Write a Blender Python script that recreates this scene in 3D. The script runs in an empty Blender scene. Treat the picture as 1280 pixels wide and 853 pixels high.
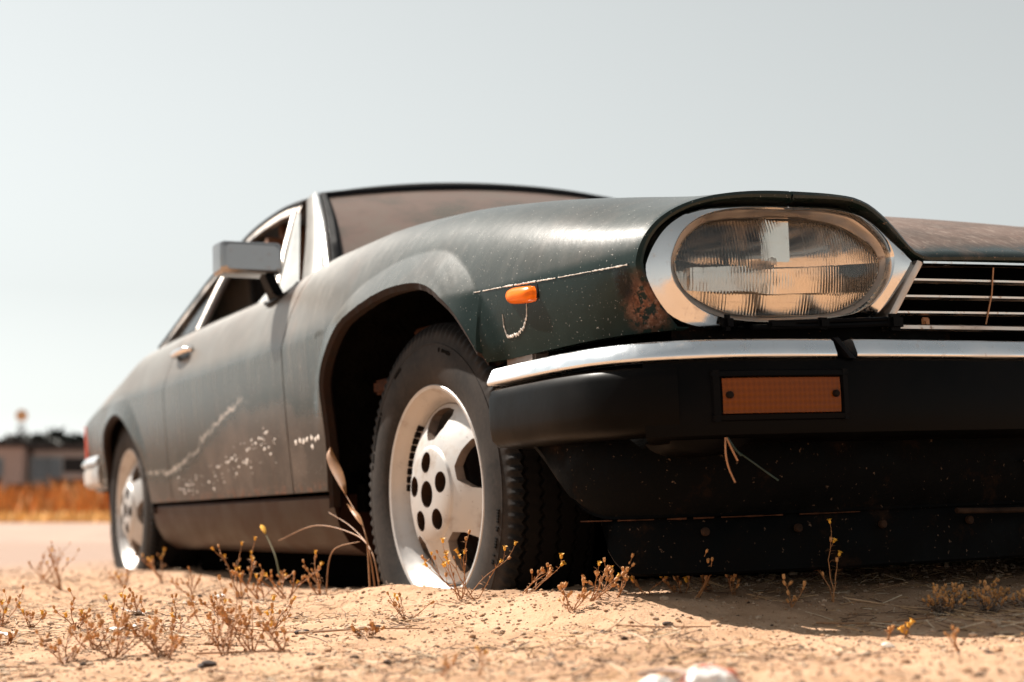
import bpy, bmesh, math, random
import numpy as np
from mathutils import Vector, Matrix, noise
PI = math.pi
R = math.radians
sc = bpy.context.scene
col = sc.collection

# ---------------------------------------------------------------- camera, sky, sun, exposure
cam_d = bpy.data.cameras.new('camera'); cam = bpy.data.objects.new('camera', cam_d); col.objects.link(cam)
sc.camera = cam
YAW, PITCH = R(26.59), R(6.2)
F = Vector((-math.cos(YAW)*math.cos(PITCH), math.sin(YAW)*math.cos(PITCH), math.sin(PITCH)))
Rt = Vector((math.sin(YAW), math.cos(YAW), 0)); Up = Rt.cross(F)
cam.matrix_world = Matrix(((Rt.x, Up.x, -F.x, 2.697), (Rt.y, Up.y, -F.y, -2.0), (Rt.z, Up.z, -F.z, 0.165), (0, 0, 0, 1)))
cam_d.sensor_width = 36.0; cam_d.lens = 1920.76/1280*36.0
cam_d.clip_start = 0.05; cam_d.clip_end = 3000
cam_d.dof.use_dof = True; cam_d.dof.focus_distance = 2.38; cam_d.dof.aperture_fstop = 3.6; cam_d.dof.aperture_blades = 7

SUN_A, SUN_B = 0.84, 0.42                      # light travels (a, b, -1)
sd = Vector((-SUN_A, -SUN_B, 1)).normalized()   # towards the sun
world = bpy.data.worlds.new('World'); sc.world = world; world.use_nodes = True
wn = world.node_tree; wn.nodes.clear()
sky = wn.nodes.new('ShaderNodeTexSky'); sky.sky_type = 'NISHITA'; sky.sun_disc = False
sky.sun_elevation = math.asin(sd.z); sky.sun_rotation = math.atan2(sd.x, sd.y)
sky.air_density = 1.4; sky.dust_density = 0.55; sky.ozone_density = 1.0
hsv = wn.nodes.new('ShaderNodeHueSaturation'); hsv.inputs['Saturation'].default_value = 0.08
bg = wn.nodes.new('ShaderNodeBackground'); bg.inputs['Strength'].default_value = 0.05
wo = wn.nodes.new('ShaderNodeOutputWorld')
tint = wn.nodes.new('ShaderNodeMix'); tint.data_type = 'RGBA'; tint.blend_type = 'MULTIPLY'; tint.inputs[0].default_value = 1.0; tint.inputs[7].default_value = (.965, 1.0, .985, 1)
wn.links.new(sky.outputs[0], hsv.inputs['Color']); wn.links.new(hsv.outputs[0], tint.inputs[6]); wn.links.new(tint.outputs[2], bg.inputs['Color']); wn.links.new(bg.outputs[0], wo.inputs['Surface'])
sl = bpy.data.lights.new('sun', 'SUN'); sun = bpy.data.objects.new('sun', sl); col.objects.link(sun)
sl.energy = 5.0; sl.angle = R(0.53); sl.color = (1.0, 0.93, 0.84)
sun.rotation_euler = sd.to_track_quat('Z', 'Y').to_euler()
sc.view_settings.view_transform = 'Standard'; sc.view_settings.look = 'None'
sc.view_settings.exposure = 1.22; sc.view_settings.gamma = 1.0; sc.view_settings.use_curve_mapping = False

# ---------------------------------------------------------------- helpers
def link(o, parent=None):
    col.objects.link(o)
    if parent is not None: o.parent = parent
    return o
def tag(o, label=None, cat=None, group=None, kind=None):
    if label: o['label'] = label
    if cat: o['category'] = cat
    if group: o['group'] = group
    if kind: o['kind'] = kind
    return o
def empty(name, loc=(0, 0, 0), parent=None):
    o = bpy.data.objects.new(name, None); o.location = loc; o.empty_display_size = .05
    return link(o, parent)
def mk(name, v, f, mat, parent=None, angle=35, fix=False):
    me = bpy.data.meshes.new(name); me.from_pydata([tuple(map(float, p)) for p in v], [], f); me.update()
    if fix:
        bm = bmesh.new(); bm.from_mesh(me); bmesh.ops.remove_doubles(bm, verts=bm.verts, dist=1e-5)
        bmesh.ops.recalc_face_normals(bm, faces=bm.faces); bm.to_mesh(me); bm.free()
    fin(me, mat, angle)
    return link(bpy.data.objects.new(name, me), parent)
def fin(me, mat, angle=35):
    me.materials.append(mat)
    me.polygons.foreach_set('use_smooth', [True]*len(me.polygons))
    if angle < 179: me.set_sharp_from_angle(angle=R(angle))
class MB:
    """collects shapes for one mesh"""
    def __init__(s): s.v = []; s.f = []
    def add(s, v, f):
        o = len(s.v); s.v += [tuple(map(float, p)) for p in v]; s.f += [tuple(i+o for i in q) for q in f]
    def grid(s, P, closeu=False, closev=False):
        nu, nv = len(P), len(P[0]); o = len(s.v)
        for row in P: s.v += [tuple(map(float, p)) for p in row]
        for i in range(nu if closeu else nu-1):
            for j in range(nv if closev else nv-1):
                a, b = i, (i+1) % nu; c, d = j, (j+1) % nv
                s.f.append((o+a*nv+c, o+b*nv+c, o+b*nv+d, o+a*nv+d))
    def box(s, c, size, M=None, bevel=0):
        hx, hy, hz = [q/2 for q in size]
        bm = bmesh.new(); bmesh.ops.create_cube(bm, size=1)
        bmesh.ops.scale(bm, vec=size, verts=bm.verts)
        if bevel: bmesh.ops.bevel(bm, geom=bm.edges[:], offset=bevel, segments=2, affect='EDGES')
        bm.verts.index_update(); vs = []
        for q in bm.verts:
            p = q.co.copy()
            if M is not None: p = M @ p
            vs.append(p+Vector(c))
        s.add(vs, [tuple(q.index for q in fc.verts) for fc in bm.faces]); bm.free()
    def tube(s, pts, r, n=8, cap=True):
        pts = [Vector(p) for p in pts]; rr = r if hasattr(r, '__len__') else [r]*len(pts)
        rings = []; prev = None
        for i, p in enumerate(pts):
            t = (pts[min(i+1, len(pts)-1)]-pts[max(i-1, 0)]).normalized()
            if prev is None:
                a = t.orthogonal().normalized()
            else:
                a = (prev - t*prev.dot(t)).normalized()
            prev = a; b = t.cross(a)
            rings.append([p+(a*math.cos(2*PI*k/n)+b*math.sin(2*PI*k/n))*rr[i] for k in range(n)])
        o = len(s.v); s.grid(rings, closev=True)
        if cap:
            s.f.append(tuple(o+k for k in range(n))[::-1]); m = o+(len(rings)-1)*n; s.f.append(tuple(m+k for k in range(n)))
    def lathe(s, prof, n=48, M=None, a0=0, a1=2*PI):
        full = abs(a1-a0-2*PI) < 1e-6
        P = []
        for k in range(n if full else n+1):
            t = a0+(a1-a0)*k/n; row = []
            for (r, h) in prof:
                p = Vector((r*math.cos(t), h, r*math.sin(t)))      # axis along y
                row.append(M @ p if M is not None else p)
            P.append(row)
        s.grid(P, closeu=full)
    def build(s, name, mat, parent=None, angle=35, fix=True):
        return mk(name, s.v, s.f, mat, parent, angle, fix)
def lerp(a, b, t): return a+(b-a)*t
def sstep(t): t = np.clip(t, 0, 1); return t*t*(3-2*t)
def pchip(tab):
    xs = np.array(sorted(tab)); ys = np.array([tab[k] for k in xs], float)
    h = np.diff(xs); d = np.diff(ys)/h; m = np.zeros(len(xs)); m[0] = d[0]; m[-1] = d[-1]
    for i in range(1, len(xs)-1):
        if d[i-1]*d[i] > 0:
            w1 = 2*h[i]+h[i-1]; w2 = h[i]+2*h[i-1]; m[i] = (w1+w2)/(w1/d[i-1]+w2/d[i])
    def f(x):
        x = np.clip(x, xs[0], xs[-1]); i = int(np.clip(np.searchsorted(xs, x)-1, 0, len(h)-1)); t = (x-xs[i])/h[i]
        return float(ys[i]*(1+2*t)*(1-t)**2+h[i]*m[i]*t*(1-t)**2+ys[i+1]*t*t*(3-2*t)+h[i]*m[i+1]*t*t*(t-1))
    return f
def catmull(pts, n):
    P = [np.array(p, float) for p in pts]; P = [2*P[0]-P[1]]+P+[2*P[-1]-P[-2]]; out = []
    m = len(P)-3
    for k in range(n):
        u = k/(n-1)*m; i = min(int(u), m-1); t = u-i; a, b, c, d = P[i:i+4]
        out.append(.5*((2*b)+(c-a)*t+(2*a-5*b+4*c-d)*t*t+(3*b-a-3*c+d)*t**3))
    return out

# ---------------------------------------------------------------- materials
class Nodes:
    def __init__(s, name):
        s.m = bpy.data.materials.new(name); s.m.use_nodes = True; s.t = s.m.node_tree; s.t.nodes.clear()
        s.out = s.t.nodes.new('ShaderNodeOutputMaterial'); s._tc = None
    def n(s, kind, **kw):
        d = s.t.nodes.new('ShaderNode'+kind)
        for k, v in kw.items():
            if k.startswith('_'): setattr(d, k[1:], v)
        for k, v in kw.items():
            if k.startswith('_'): continue
            key = k.replace('__', ' ')
            if key.isdigit() or (key[0] == 'i' and key[1:].isdigit()): sock = d.inputs[int(key.lstrip('i'))]
            else: sock = d.inputs[key]
            s.set(sock, v)
        return d
    def set(s, sock, v):
        if isinstance(v, bpy.types.NodeSocket): s.t.links.new(v, sock)
        elif isinstance(v, bpy.types.Node): s.t.links.new(v.outputs[0], sock)
        else:
            if sock.type == 'RGBA' and len(v) == 3: v = (*v, 1)
            sock.default_value = v
    @property
    def obj(s):
        if s._tc is None: s._tc = s.t.nodes.new('ShaderNodeTexCoord')
        return s._tc.outputs['Object']
    def noise(s, scale, detail=4, rough=.55, vec=None, dist=0):
        d = s.n('TexNoise', Scale=scale, Detail=detail, Roughness=rough, Distortion=dist); s.set(d.inputs['Vector'], vec if vec is not None else s.obj); return d.outputs[0]
    def ramp(s, fac, stops, interp='LINEAR'):
        d = s.t.nodes.new('ShaderNodeValToRGB'); d.color_ramp.interpolation = interp
        e = d.color_ramp.elements
        while len(e) < len(stops): e.new(.5)
        for q, (p, c) in zip(e, stops):
            q.position = p; q.color = (*c, 1) if hasattr(c, '__len__') else (c, c, c, 1)
        s.set(d.inputs[0], fac); return d.outputs[0]
    def math(s, op, a, b=0, clamp=False):
        d = s.n('Math', _operation=op, i0=a, i1=b); d.use_clamp = clamp; return d.outputs[0]
    def map(s, v, a, b, c=0., d=1.):
        q = s.n('MapRange', Value=v, From__Min=a, From__Max=b, To__Min=c, To__Max=d); q.clamp = True; q.interpolation_type = 'SMOOTHSTEP'; return q.outputs[0]
    def mix(s, fac, a, b):
        d = s.t.nodes.new('ShaderNodeMix'); d.data_type = 'RGBA'
        s.set(d.inputs[0], fac); s.set(d.inputs[6], a); s.set(d.inputs[7], b); return d.outputs[2]
    def scale(s, v, sx, sy, sz, loc=(0, 0, 0)):
        d = s.t.nodes.new('ShaderNodeMapping'); s.set(d.inputs[0], v); d.inputs[3].default_value = (sx, sy, sz); d.inputs[1].default_value = loc; return d.outputs[0]
    def bump(s, h, strength=.3, dist=.002, normal=None):
        d = s.n('Bump', Strength=strength, Distance=dist, Height=h)
        if normal is not None: s.set(d.inputs['Normal'], normal)
        return d.outputs[0]
    def bsdf(s, **kw):
        d = s.n('BsdfPrincipled', **kw); s.t.links.new(d.outputs[0], s.out.inputs[0]); return d
M = {}
def simple(name, c, rough=.5, metal=0., spec=.5, var=.25, scale=40, bumps=0, bdist=.001, **kw):
    q = Nodes(name); nz = q.noise(scale, 5, .6)
    c0 = tuple(k*(1-var) for k in c); c1 = tuple(min(1, k*(1+var)) for k in c)
    cc = q.ramp(nz, [(.3, c0), (.7, c1)])
    args = dict(Base__Color=cc, Roughness=q.map(nz, .3, .7, max(.02, rough*.85), min(1, rough*1.15)), Metallic=metal, Specular__IOR__Level=spec)
    if bumps: args['Normal'] = q.bump(q.noise(scale*4, 4), bumps, bdist)
    args.update(kw); q.bsdf(**args); M[name] = q.m; return q.m

def dist_mask(q, p, r0, r1, sx=1, sy=1, sz=1):
    d = q.n('VectorMath', _operation='SUBTRACT', i0=q.obj); d.inputs[1].default_value = p
    e = q.scale(d.outputs[0], 1/sx, 1/sy, 1/sz)
    l = q.n('VectorMath', _operation='LENGTH', i0=e)
    return q.map(l.outputs['Value'], r0, r1, 1., 0.)
def paint(name, front=False):
    """oxidised dark green car paint under dust, sky and sand reflections put into its colour"""
    q = Nodes(name)
    sep = q.n('SeparateXYZ', i0=q.obj); X, Y, Z = sep.outputs
    big = q.noise(2.2, 5, .6); mid = q.noise(9, 6, .65); fine = q.noise(90, 4, .6)
    streak = q.noise(6, 5, .6, q.scale(q.obj, 7, 7, .7))
    # dust film and painted reflections: sky-pale high, sand-brown low, little on the nose flank
    line = q.math('ADD', q.map(X, -1.85, -1.0, .440, .585), q.math('MULTIPLY', q.noise(9, 8, .75), .09))
    line = q.math('SUBTRACT', line, q.map(X, -.75, -.55, .055, .10))
    dl = q.math('SUBTRACT', Z, line)
    hz = q.math('ADD', q.map(dl, -.02, .03, .0, .06), q.math('ADD', q.map(Z, .60, .70, 0., .07), q.math('MULTIPLY', q.map(Z, .675, .72, 0., .22), q.map(X, .1, -.7))))
    up = q.n('NewGeometry'); ns = q.n('SeparateXYZ', i0=up.outputs['Normal'])
    a = q.math('ADD', hz, q.math('MULTIPLY', q.map(q.math('ABSOLUTE', ns.outputs[2]), .0, .8), .10))
    a = q.math('ADD', a, q.math('MULTIPLY', q.map(streak, .40, .75), q.map(dl, -.05, .05, .05, .12)))
    a = q.math('ADD', a, q.math('MULTIPLY', q.map(mid, .45, .8), .07))
    edge = q.math('MULTIPLY', q.math('MULTIPLY', q.map(q.math('ABSOLUTE', dl), .0, .010, 1., 0.), q.map(q.noise(22, 5, .7), .38, .62, .15, 1.)), q.map(X, -.95, -1.15, 0., .85))
    a = q.math('ADD', a, q.map(dl, .0, -.05, 0., .24))
    low_front = q.math('MULTIPLY', q.map(X, .20, .33), q.map(Z, .668, .650))
    nose = q.map(q.math('ADD', X, q.math('MULTIPLY', q.math('MULTIPLY', Y, Y), .083)), .850, .866)
    keep = q.math('SUBTRACT', 1., q.math('MAXIMUM', q.math('MULTIPLY', low_front, .97), q.math('MULTIPLY', nose, .93)))
    a = q.math('MULTIPLY', q.math('MULTIPLY', a, keep), q.math('MULTIPLY', q.map(Z, .24, .36, .12, 1.), q.map(X, -.65, .25, 1., .42)), True)
    dust_refl_c = q.ramp(big, [(.3, (.28, .235, .205)), (.7, (.38, .365, .345))])
    dust_refl_c = q.mix(q.map(Z, .46, .66, .85, 0.), dust_refl_c, (.135, .066, .042))  # brown towards the bottom is reflected sand painted into the film
    dust_refl_c = q.mix(q.math('MULTIPLY', q.map(q.noise(3.5, 5, .6), .52, .66), .5), dust_refl_c, (.42, .29, .23))
    green = q.ramp(mid, [(.3, (.005, .012, .0105)), (.7, (.010, .020, .018))])
    c = q.mix(a, green, dust_refl_c); c = q.mix(edge, c, (.42, .37, .33))
    # speckles and small chips
    sp = q.map(q.noise(260, 2, .5), .69, .74); c = q.mix(q.math('MULTIPLY', sp, .5), c, (.5, .47, .43))
    # rust at the lamp corner of the wing and along panel bottoms
    rm = q.math('MULTIPLY', dist_mask(q, (.80, -.855, .575), .3, 1., .055, .08, .062), q.map(q.noise(55, 6, .7), .43, .52))
    rm2 = q.math('MULTIPLY', q.map(Z, .37, .335), q.map(q.noise(30, 5, .7), .5, .62))
    rust = q.ramp(q.noise(120, 5, .7), [(.3, (.045, .018, .010)), (.55, (.16, .065, .035)), (.8, (.34, .26, .22))])
    rr = q.math('MAXIMUM', rm, q.math('MULTIPLY', rm2, .8))
    c = q.mix(rr, c, rust)
    rm3 = q.math('MULTIPLY', dist_mask(q, (.772, -.860, .612), .35, 1., .030, .09, .036), q.map(q.noise(42, 5, .7), .40, .50))
    c = q.mix(rm3, c, (.004, .004, .0042))
    rough = q.math('ADD', q.math('MULTIPLY', a, .35), .22)
    rough = q.math('MAXIMUM', rough, q.math('MULTIPLY', rr, .8))
    bm = q.bump(q.noise(3.0, 2, .5), .10, .01)
    bm = q.bump(q.math('ADD', fine, q.math('ADD', q.math('MULTIPLY', rr, 2.), q.math('MULTIPLY', rm3, 6.))), .12, .0018, bm)
    q.bsdf(Base__Color=c, Roughness=rough, IOR=q.math('SUBTRACT', q.map(Z, .42, .655, 1.12, 1.33), q.math('MULTIPLY', low_front, .10)), Specular__IOR__Level=.5, Normal=bm)
    M[name] = q.m
paint('paint')
def bonnet_paint():
    q = Nodes('bonnet_dust'); nz = q.noise(8, 6, .65); st = q.noise(30, 5, .7, q.scale(q.obj, 1, 3, 1), 1.5)
    sep = q.n('SeparateXYZ', i0=q.obj); ay = q.math('ABSOLUTE', sep.outputs[1])
    dust = q.mix(q.map(st, .45, .7), (.13, .085, .068), (.24, .185, .155))
    nose = q.math('MULTIPLY', q.map(sep.outputs[0], .80, .86), q.map(q.noise(25, 4), .3, .6, .6, 1.))
    brow = q.math('MULTIPLY', q.map(ay, .37, .42), q.map(sep.outputs[0], .55, .80))
    fac = q.math('SUBTRACT', q.map(nz, .3, .6, .65, .95), q.math('MAXIMUM', q.math('MULTIPLY', nose, .9), q.math('MULTIPLY', brow, .85)), True)
    c = q.mix(fac, (.008, .016, .014), dust)
    chip = q.map(q.noise(140, 3, .6), .66, .70); c = q.mix(q.math('MULTIPLY', chip, .6), c, (.32, .2, .14))
    q.bsdf(Base__Color=c, Roughness=q.math('ADD', q.math('MULTIPLY', fac, .45), .25), IOR=1.36, Normal=q.bump(st, .15, .002)); M['bonnet'] = q.m
bonnet_paint()
def chrome(name, c=(.78, .77, .76), rough=.08, pit=.5, dirt=(.20, .12, .08)):
    q = Nodes(name); nz = q.noise(60, 6, .7); sm = q.noise(7, 4, .6); scr = q.noise(200, 3, .6, q.scale(q.obj, .2, 1, 6))
    pitm = q.math('MULTIPLY', q.map(nz, .56, .70), pit)
    cc = q.mix(pitm, c, dirt)
    ro = q.math('ADD', q.map(sm, .35, .7, rough, rough*2.4), q.math('MULTIPLY', pitm, .45))
    q.bsdf(Base__Color=cc, Metallic=q.math('SUBTRACT', 1., q.math('MULTIPLY', pitm, .8)), Roughness=ro, Normal=q.bump(q.math('ADD', nz, q.math('MULTIPLY', scr, .5)), .06, .001))
    M[name] = q.m
chrome('chrome'); chrome('chrome_clean', (.66, .65, .64), rough=.07, pit=.25); chrome('chrome_dull', (.50, .45, .41), .30, .8)
chrome('mirror_shell', (.30, .285, .28), .07, .3); chrome('grille_bar', (.72, .64, .57), .22, .8, (.30, .16, .09))
chrome('bumper_chrome', (.72, .74, .76), .20, .25)
simple('rubber_trim', (.006, .006, .007), .5, scale=25, bumps=.15, spec=.08)
simple('bumper_rubber', (.0016, .0014, .0014), .40, scale=14, var=.5, bumps=.25, bdist=.0008, IOR=1.14)
simple('black_plastic', (.0025, .0025, .003), .45, scale=60, IOR=1.13)
simple('void_black', (.002, .002, .002), .95, spec=.0)
simple('liner', (.004, .0035, .003), .9, scale=18, var=.6, bumps=.6, bdist=.01, spec=.03)
simple('rusty_lip', (.014, .0065, .004), .85, scale=60, var=.6, bumps=.4, spec=.2)
simple('inner_rust', (.045, .018, .010), .9, scale=60, var=.6, bumps=.5, spec=.1)
simple('dusty_brown', (.030, .017, .011), .9, scale=30, var=.6, spec=.1); simple('dusty_lip', (.045, .019, .010), .9, scale=50, var=.7, spec=.1)
simple('sill_reflect_brown', (.024, .0105, .0065), .42, scale=9, var=.5, bumps=.15, IOR=1.17)  # brown base has the ground's reflection put into the colour
simple('seat_leather', (.14, .065, .035), .6, scale=20)
simple('interior', (.018, .014, .012), .8, scale=12)
simple('chip_white', (.62, .58, .54), .7, scale=80)
simple('chip_dark', (.006, .0055, .005), .8, scale=80, spec=.05)
simple('bolt_dark', (.010, .0065, .005), .7, spec=.08)
simple('wire_brown', (.34, .16, .07), .55); simple('wire_green', (.008, .025, .018), .55)
simple('bracket', (.16, .12, .10), .6, scale=30)
def valance_mat():
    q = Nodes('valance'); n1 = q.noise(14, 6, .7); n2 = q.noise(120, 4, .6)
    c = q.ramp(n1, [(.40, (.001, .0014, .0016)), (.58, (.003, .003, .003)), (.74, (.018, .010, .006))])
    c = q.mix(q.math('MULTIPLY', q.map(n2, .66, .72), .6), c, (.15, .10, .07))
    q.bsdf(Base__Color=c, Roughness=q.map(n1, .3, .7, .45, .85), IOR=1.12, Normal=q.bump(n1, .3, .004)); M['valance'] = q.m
valance_mat()
def tyre_mat():
    q = Nodes('tyre'); n1 = q.noise(10, 5, .65); n2 = q.noise(120, 4, .6)
    c = q.ramp(q.math('ADD', q.math('MULTIPLY', n1, .7), q.math('MULTIPLY', n2, .3)), [(.35, (.007, .006, .0055)), (.65, (.034, .0265, .022))])
    sx_ = q.n('SeparateXYZ', i0=q.obj); rad = q.math('SQRT', q.math('ADD', q.math('MULTIPLY', sx_.outputs[0], sx_.outputs[0]), q.math('MULTIPLY', sx_.outputs[2], sx_.outputs[2])))
    c = q.mix(q.map(rad, .300, .318), c, (.0045, .004, .004))  # wheel-well shade painted into the darker tread
    q.bsdf(Base__Color=c, Roughness=.68, Specular__IOR__Level=.15, Normal=q.bump(n2, .2, .0008)); M['tyre'] = q.m
tyre_mat()
def alloy_mat():
    q = Nodes('alloy'); n1 = q.noise(16, 6, .65); n2 = q.noise(150, 3, .6)
    dm = q.map(n1, .5, .72)
    c = q.mix(q.math('MULTIPLY', dm, .55), (.44, .425, .41), (.22, .15, .10))
    c = q.mix(q.math('MULTIPLY', q.map(n2, .68, .73), .7), c, (.12, .07, .05))
    q.bsdf(Base__Color=c, Metallic=.45, Roughness=q.map(n1, .3, .7, .34, .6), Normal=q.bump(n2, .08, .0006)); M['alloy'] = q.m
alloy_mat()
def glass_mat(name, tint, dust_refl_c, amt, rough=.0, ior=1.5, trans=1.0):
    """window glass: clear pane with a film of dust, on vent glass a painted sky reflection"""
    q = Nodes(name)
    n1 = q.noise(5, 5, .6); n2 = q.noise(70, 4, .6)
    f = q.math('ADD', q.map(n1, .3, .75, amt*.75, amt*1.1), q.math('MULTIPLY', q.map(n2, .55, .75), .06), True)
    tr = q.n('BsdfTransparent', Color=tint); gl = q.n('BsdfGlossy', Roughness=.03); fr = q.n('Fresnel', IOR=ior)
    m1 = q.n('MixShader', i0=fr.outputs[0], i1=tr.outputs[0], i2=gl.outputs[0])
    df = q.n('BsdfDiffuse', Color=q.ramp(n1, dust_refl_c))
    m2 = q.n('MixShader', i0=f, i1=m1.outputs[0], i2=df.outputs[0])
    q.t.links.new(m2.outputs[0], q.out.inputs[0]); M[name] = q.m
glass_mat('screen_glass', (.7, .72, .7), [(.3, (.165, .148, .130)), (.5, (.205, .155, .137)), (.7, (.160, .145, .128))], .80)
glass_mat('vent_glass', (.75, .78, .78), [(.3, (.62, .66, .66)), (.7, (.72, .74, .74))], .55)  # pale film is the sky's reflection put into the colour
glass_mat('dark_glass', (.05, .05, .05), [(.3, (.02, .02, .02)), (.7, (.04, .035, .03))], .10)
def lens_mat():
    q = Nodes('lamp_glass')
    sep = q.n('SeparateXYZ', i0=q.obj); Y, Z = sep.outputs[1], sep.outputs[2]
    w1 = q.n('TexWave', _wave_type='BANDS', _bands_direction='Y', _wave_profile='SIN', Scale=62., Distortion=.1, Detail=0.); q.set(w1.inputs['Vector'], q.obj)
    cell = q.n('TexWave', _wave_type='BANDS', _bands_direction='Z', _wave_profile='SAW', Scale=7., Distortion=0.); q.set(cell.inputs['Vector'], q.obj)
    h = q.math('ADD', w1.outputs[1], q.math('MULTIPLY', cell.outputs[1], 1.2))
    h = q.math('ADD', h, q.math('MULTIPLY', q.noise(40, 3), .5))
    clear = q.math('MULTIPLY', q.map(q.math('ABSOLUTE', q.math('SUBTRACT', q.math('ABSOLUTE', Y), .585)), .016, .022, 1., 0.), q.map(Z, .640, .648))
    bm = q.n('Bump', Strength=q.math('MULTIPLY', q.map(clear, 0., 1., 1., .06), q.map(q.noise(14, 3, .5), .42, .62, .28, .85)), Distance=.0010, Height=h).outputs[0]
    gl = q.n('BsdfGlass', Color=(.98, .96, .93), Roughness=.015, IOR=1.45, Normal=bm)
    df = q.n('BsdfDiffuse', Color=(.55, .42, .33)); dust = q.map(q.noise(18, 5, .65), .4, .8, .0, .06)
    mx = q.n('MixShader', i0=dust, i1=gl.outputs[0], i2=df.outputs[0]); q.t.links.new(mx.outputs[0], q.out.inputs[0]); M['lamp_glass'] = q.m
lens_mat()
def amber(name, c, wave=True):
    q = Nodes(name)
    w = q.n('TexWave', _wave_type='BANDS', _bands_direction='Y', Scale=40., Distortion=0.); q.set(w.inputs['Vector'], q.obj)
    w2 = q.n('TexWave', _wave_type='BANDS', _bands_direction='Z', Scale=34., Distortion=0.); q.set(w2.inputs['Vector'], q.obj)
    h = q.math('ADD', w.outputs[1], w2.outputs[1])
    cc = q.mix(q.map(h, .3, 1.7), tuple(k*.8 for k in c), c)
    q.bsdf(Base__Color=cc, Roughness=.22, IOR=1.25, Normal=q.bump(h, .25, .0008)); M[name] = q.m
amber('amber_bright', (.90, .17, .004)); amber('amber_dirty', (.155, .038, .0008)); amber('red_lamp', (.5, .05, .01))

# ---------------------------------------------------------------- ground
def vnoise(x, y, seed=0):
    xi = np.floor(x).astype(np.int64); yi = np.floor(y).astype(np.int64); xf = x-xi; yf = y-yi
    def h(a, b):
        n = (a*374761393+b*668265263+seed*974634777) & 0x7fffffff
        n = ((n ^ (n >> 13))*1274126177) & 0x7fffffff
        return ((n ^ (n >> 16)) & 0xffff)/65535.-.5
    u = xf*xf*(3-2*xf); v = yf*yf*(3-2*yf)
    return (h(xi, yi)*(1-u)+h(xi+1, yi)*u)*(1-v)+(h(xi, yi+1)*(1-u)+h(xi+1, yi+1)*u)*v
def gz(x, y):
    x = np.asarray(x, float); y = np.asarray(y, float)
    d = np.hypot(x, y+.4); fade = 1-sstep((d-2.6)/6)
    z = fade*(.018+.0132*x+.0342*np.clip(y, -3, 1.2)+.030*sstep((.98-x)/.25)*sstep((x+.1)/.4)*sstep((y+1.05)/.25))-(1-fade)*.07
    # sand banked against the wheels
    z = z+.024*np.exp(-(((x-.02)/.22)**2+((y+.93)/.09)**2)) + .012*np.exp(-(((x+2.45)/.25)**2+((y+.95)/.10)**2))
    z = z+.010*np.exp(-(((x-.62)/.30)**2+((y+.86)/.10)**2)) - .012*np.exp(-(((x+1.2)/.8)**2+((y+.75)/.25)**2))
    nf = fade*.9+.1
    z = z+nf*(.012*vnoise(x*1.7, y*1.7, 1)+.010*vnoise(x*4.1, y*4.1, 2)+.008*vnoise(x*9, y*9, 3)+.005*vnoise(x*22, y*22, 4))
    near = 1-sstep((d-2.2)/1.5)
    z = z+near*(.0042*vnoise(x*55, y*55, 5)+.0026*vnoise(x*120, y*120, 6))
    return z
def gzf(x, y): return float(gz(x, y))
def sand_mat():
    q = Nodes('sand'); n0 = q.noise(.8, 5, .6); n1 = q.noise(9, 6, .65); n2 = q.noise(140, 4, .7); n3 = q.noise(600, 2, .6)
    c = q.ramp(n1, [(.3, (.36, .208, .118)), (.5, (.475, .292, .180)), (.75, (.545, .36, .238))])
    c = q.mix(q.math('MULTIPLY', q.map(q.noise(3.2, 6, .7), .52, .68), .30), c, (.30, .175, .105)); c = q.mix(q.math('MULTIPLY', q.map(n0, .5, .75), .35), c, (.30, .20, .13))
    geo = q.n('NewGeometry'); sp_ = q.n('SeparateXYZ', i0=geo.outputs['Position'])
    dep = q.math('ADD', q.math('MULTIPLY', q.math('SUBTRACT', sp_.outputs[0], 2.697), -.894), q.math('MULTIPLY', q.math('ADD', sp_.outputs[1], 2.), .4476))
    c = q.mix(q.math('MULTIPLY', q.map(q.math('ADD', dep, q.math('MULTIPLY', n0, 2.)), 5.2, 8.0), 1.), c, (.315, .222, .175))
    c = q.mix(q.math('MULTIPLY', q.map(n2, .56, .70), .45), c, (.14, .07, .035))
    c = q.mix(q.math('MULTIPLY', q.map(n3, .60, .70), .5), c, (.62, .50, .385))
    h = q.math('ADD', q.math('MULTIPLY', n2, 1.), q.math('MULTIPLY', n3, .5))
    q.bsdf(Base__Color=c, Roughness=.95, Specular__IOR__Level=.15, Normal=q.bump(h, .7, .006)); M['sand'] = q.m
sand_mat()
def axis(lo, hi, step, far, grow=1.22):
    a = list(np.arange(lo, hi+1e-6, step)); s = step; u = a[-1]
    while u < far: s *= grow; u += s; a.append(u)
    s = step; u = a[0]; pre = []
    while u > -far: s *= grow; u -= s; pre.append(u)
    return np.array(pre[::-1]+a)
gx = axis(-1.2, 2.0, .0105, 900); gy = axis(-2.05, -.1, .0105, 900)
GX, GY = np.meshgrid(gx, gy, indexing='ij'); GZ = gz(GX, GY)
nv_ = len(gy); idx = np.arange(len(gx)*nv_).reshape(len(gx), nv_)
me = bpy.data.meshes.new('ground'); vv = np.stack([GX, GY, GZ], -1).reshape(-1, 3)
fq = np.stack([idx[:-1, :-1], idx[1:, :-1], idx[1:, 1:], idx[:-1, 1:]], -1).reshape(-1, 4)
me.vertices.add(len(vv)); me.vertices.foreach_set('co', vv.ravel())
me.loops.add(fq.size); me.loops.foreach_set('vertex_index', fq.ravel().astype(np.int32))
me.polygons.add(len(fq)); me.polygons.foreach_set('loop_start', np.arange(0, fq.size, 4, dtype=np.int32)); me.polygons.foreach_set('loop_total', np.full(len(fq), 4, np.int32))
me.update(calc_edges=True); fin(me, M['sand'], 180)
tag(link(bpy.data.objects.new('ground', me)), kind='structure')

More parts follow.
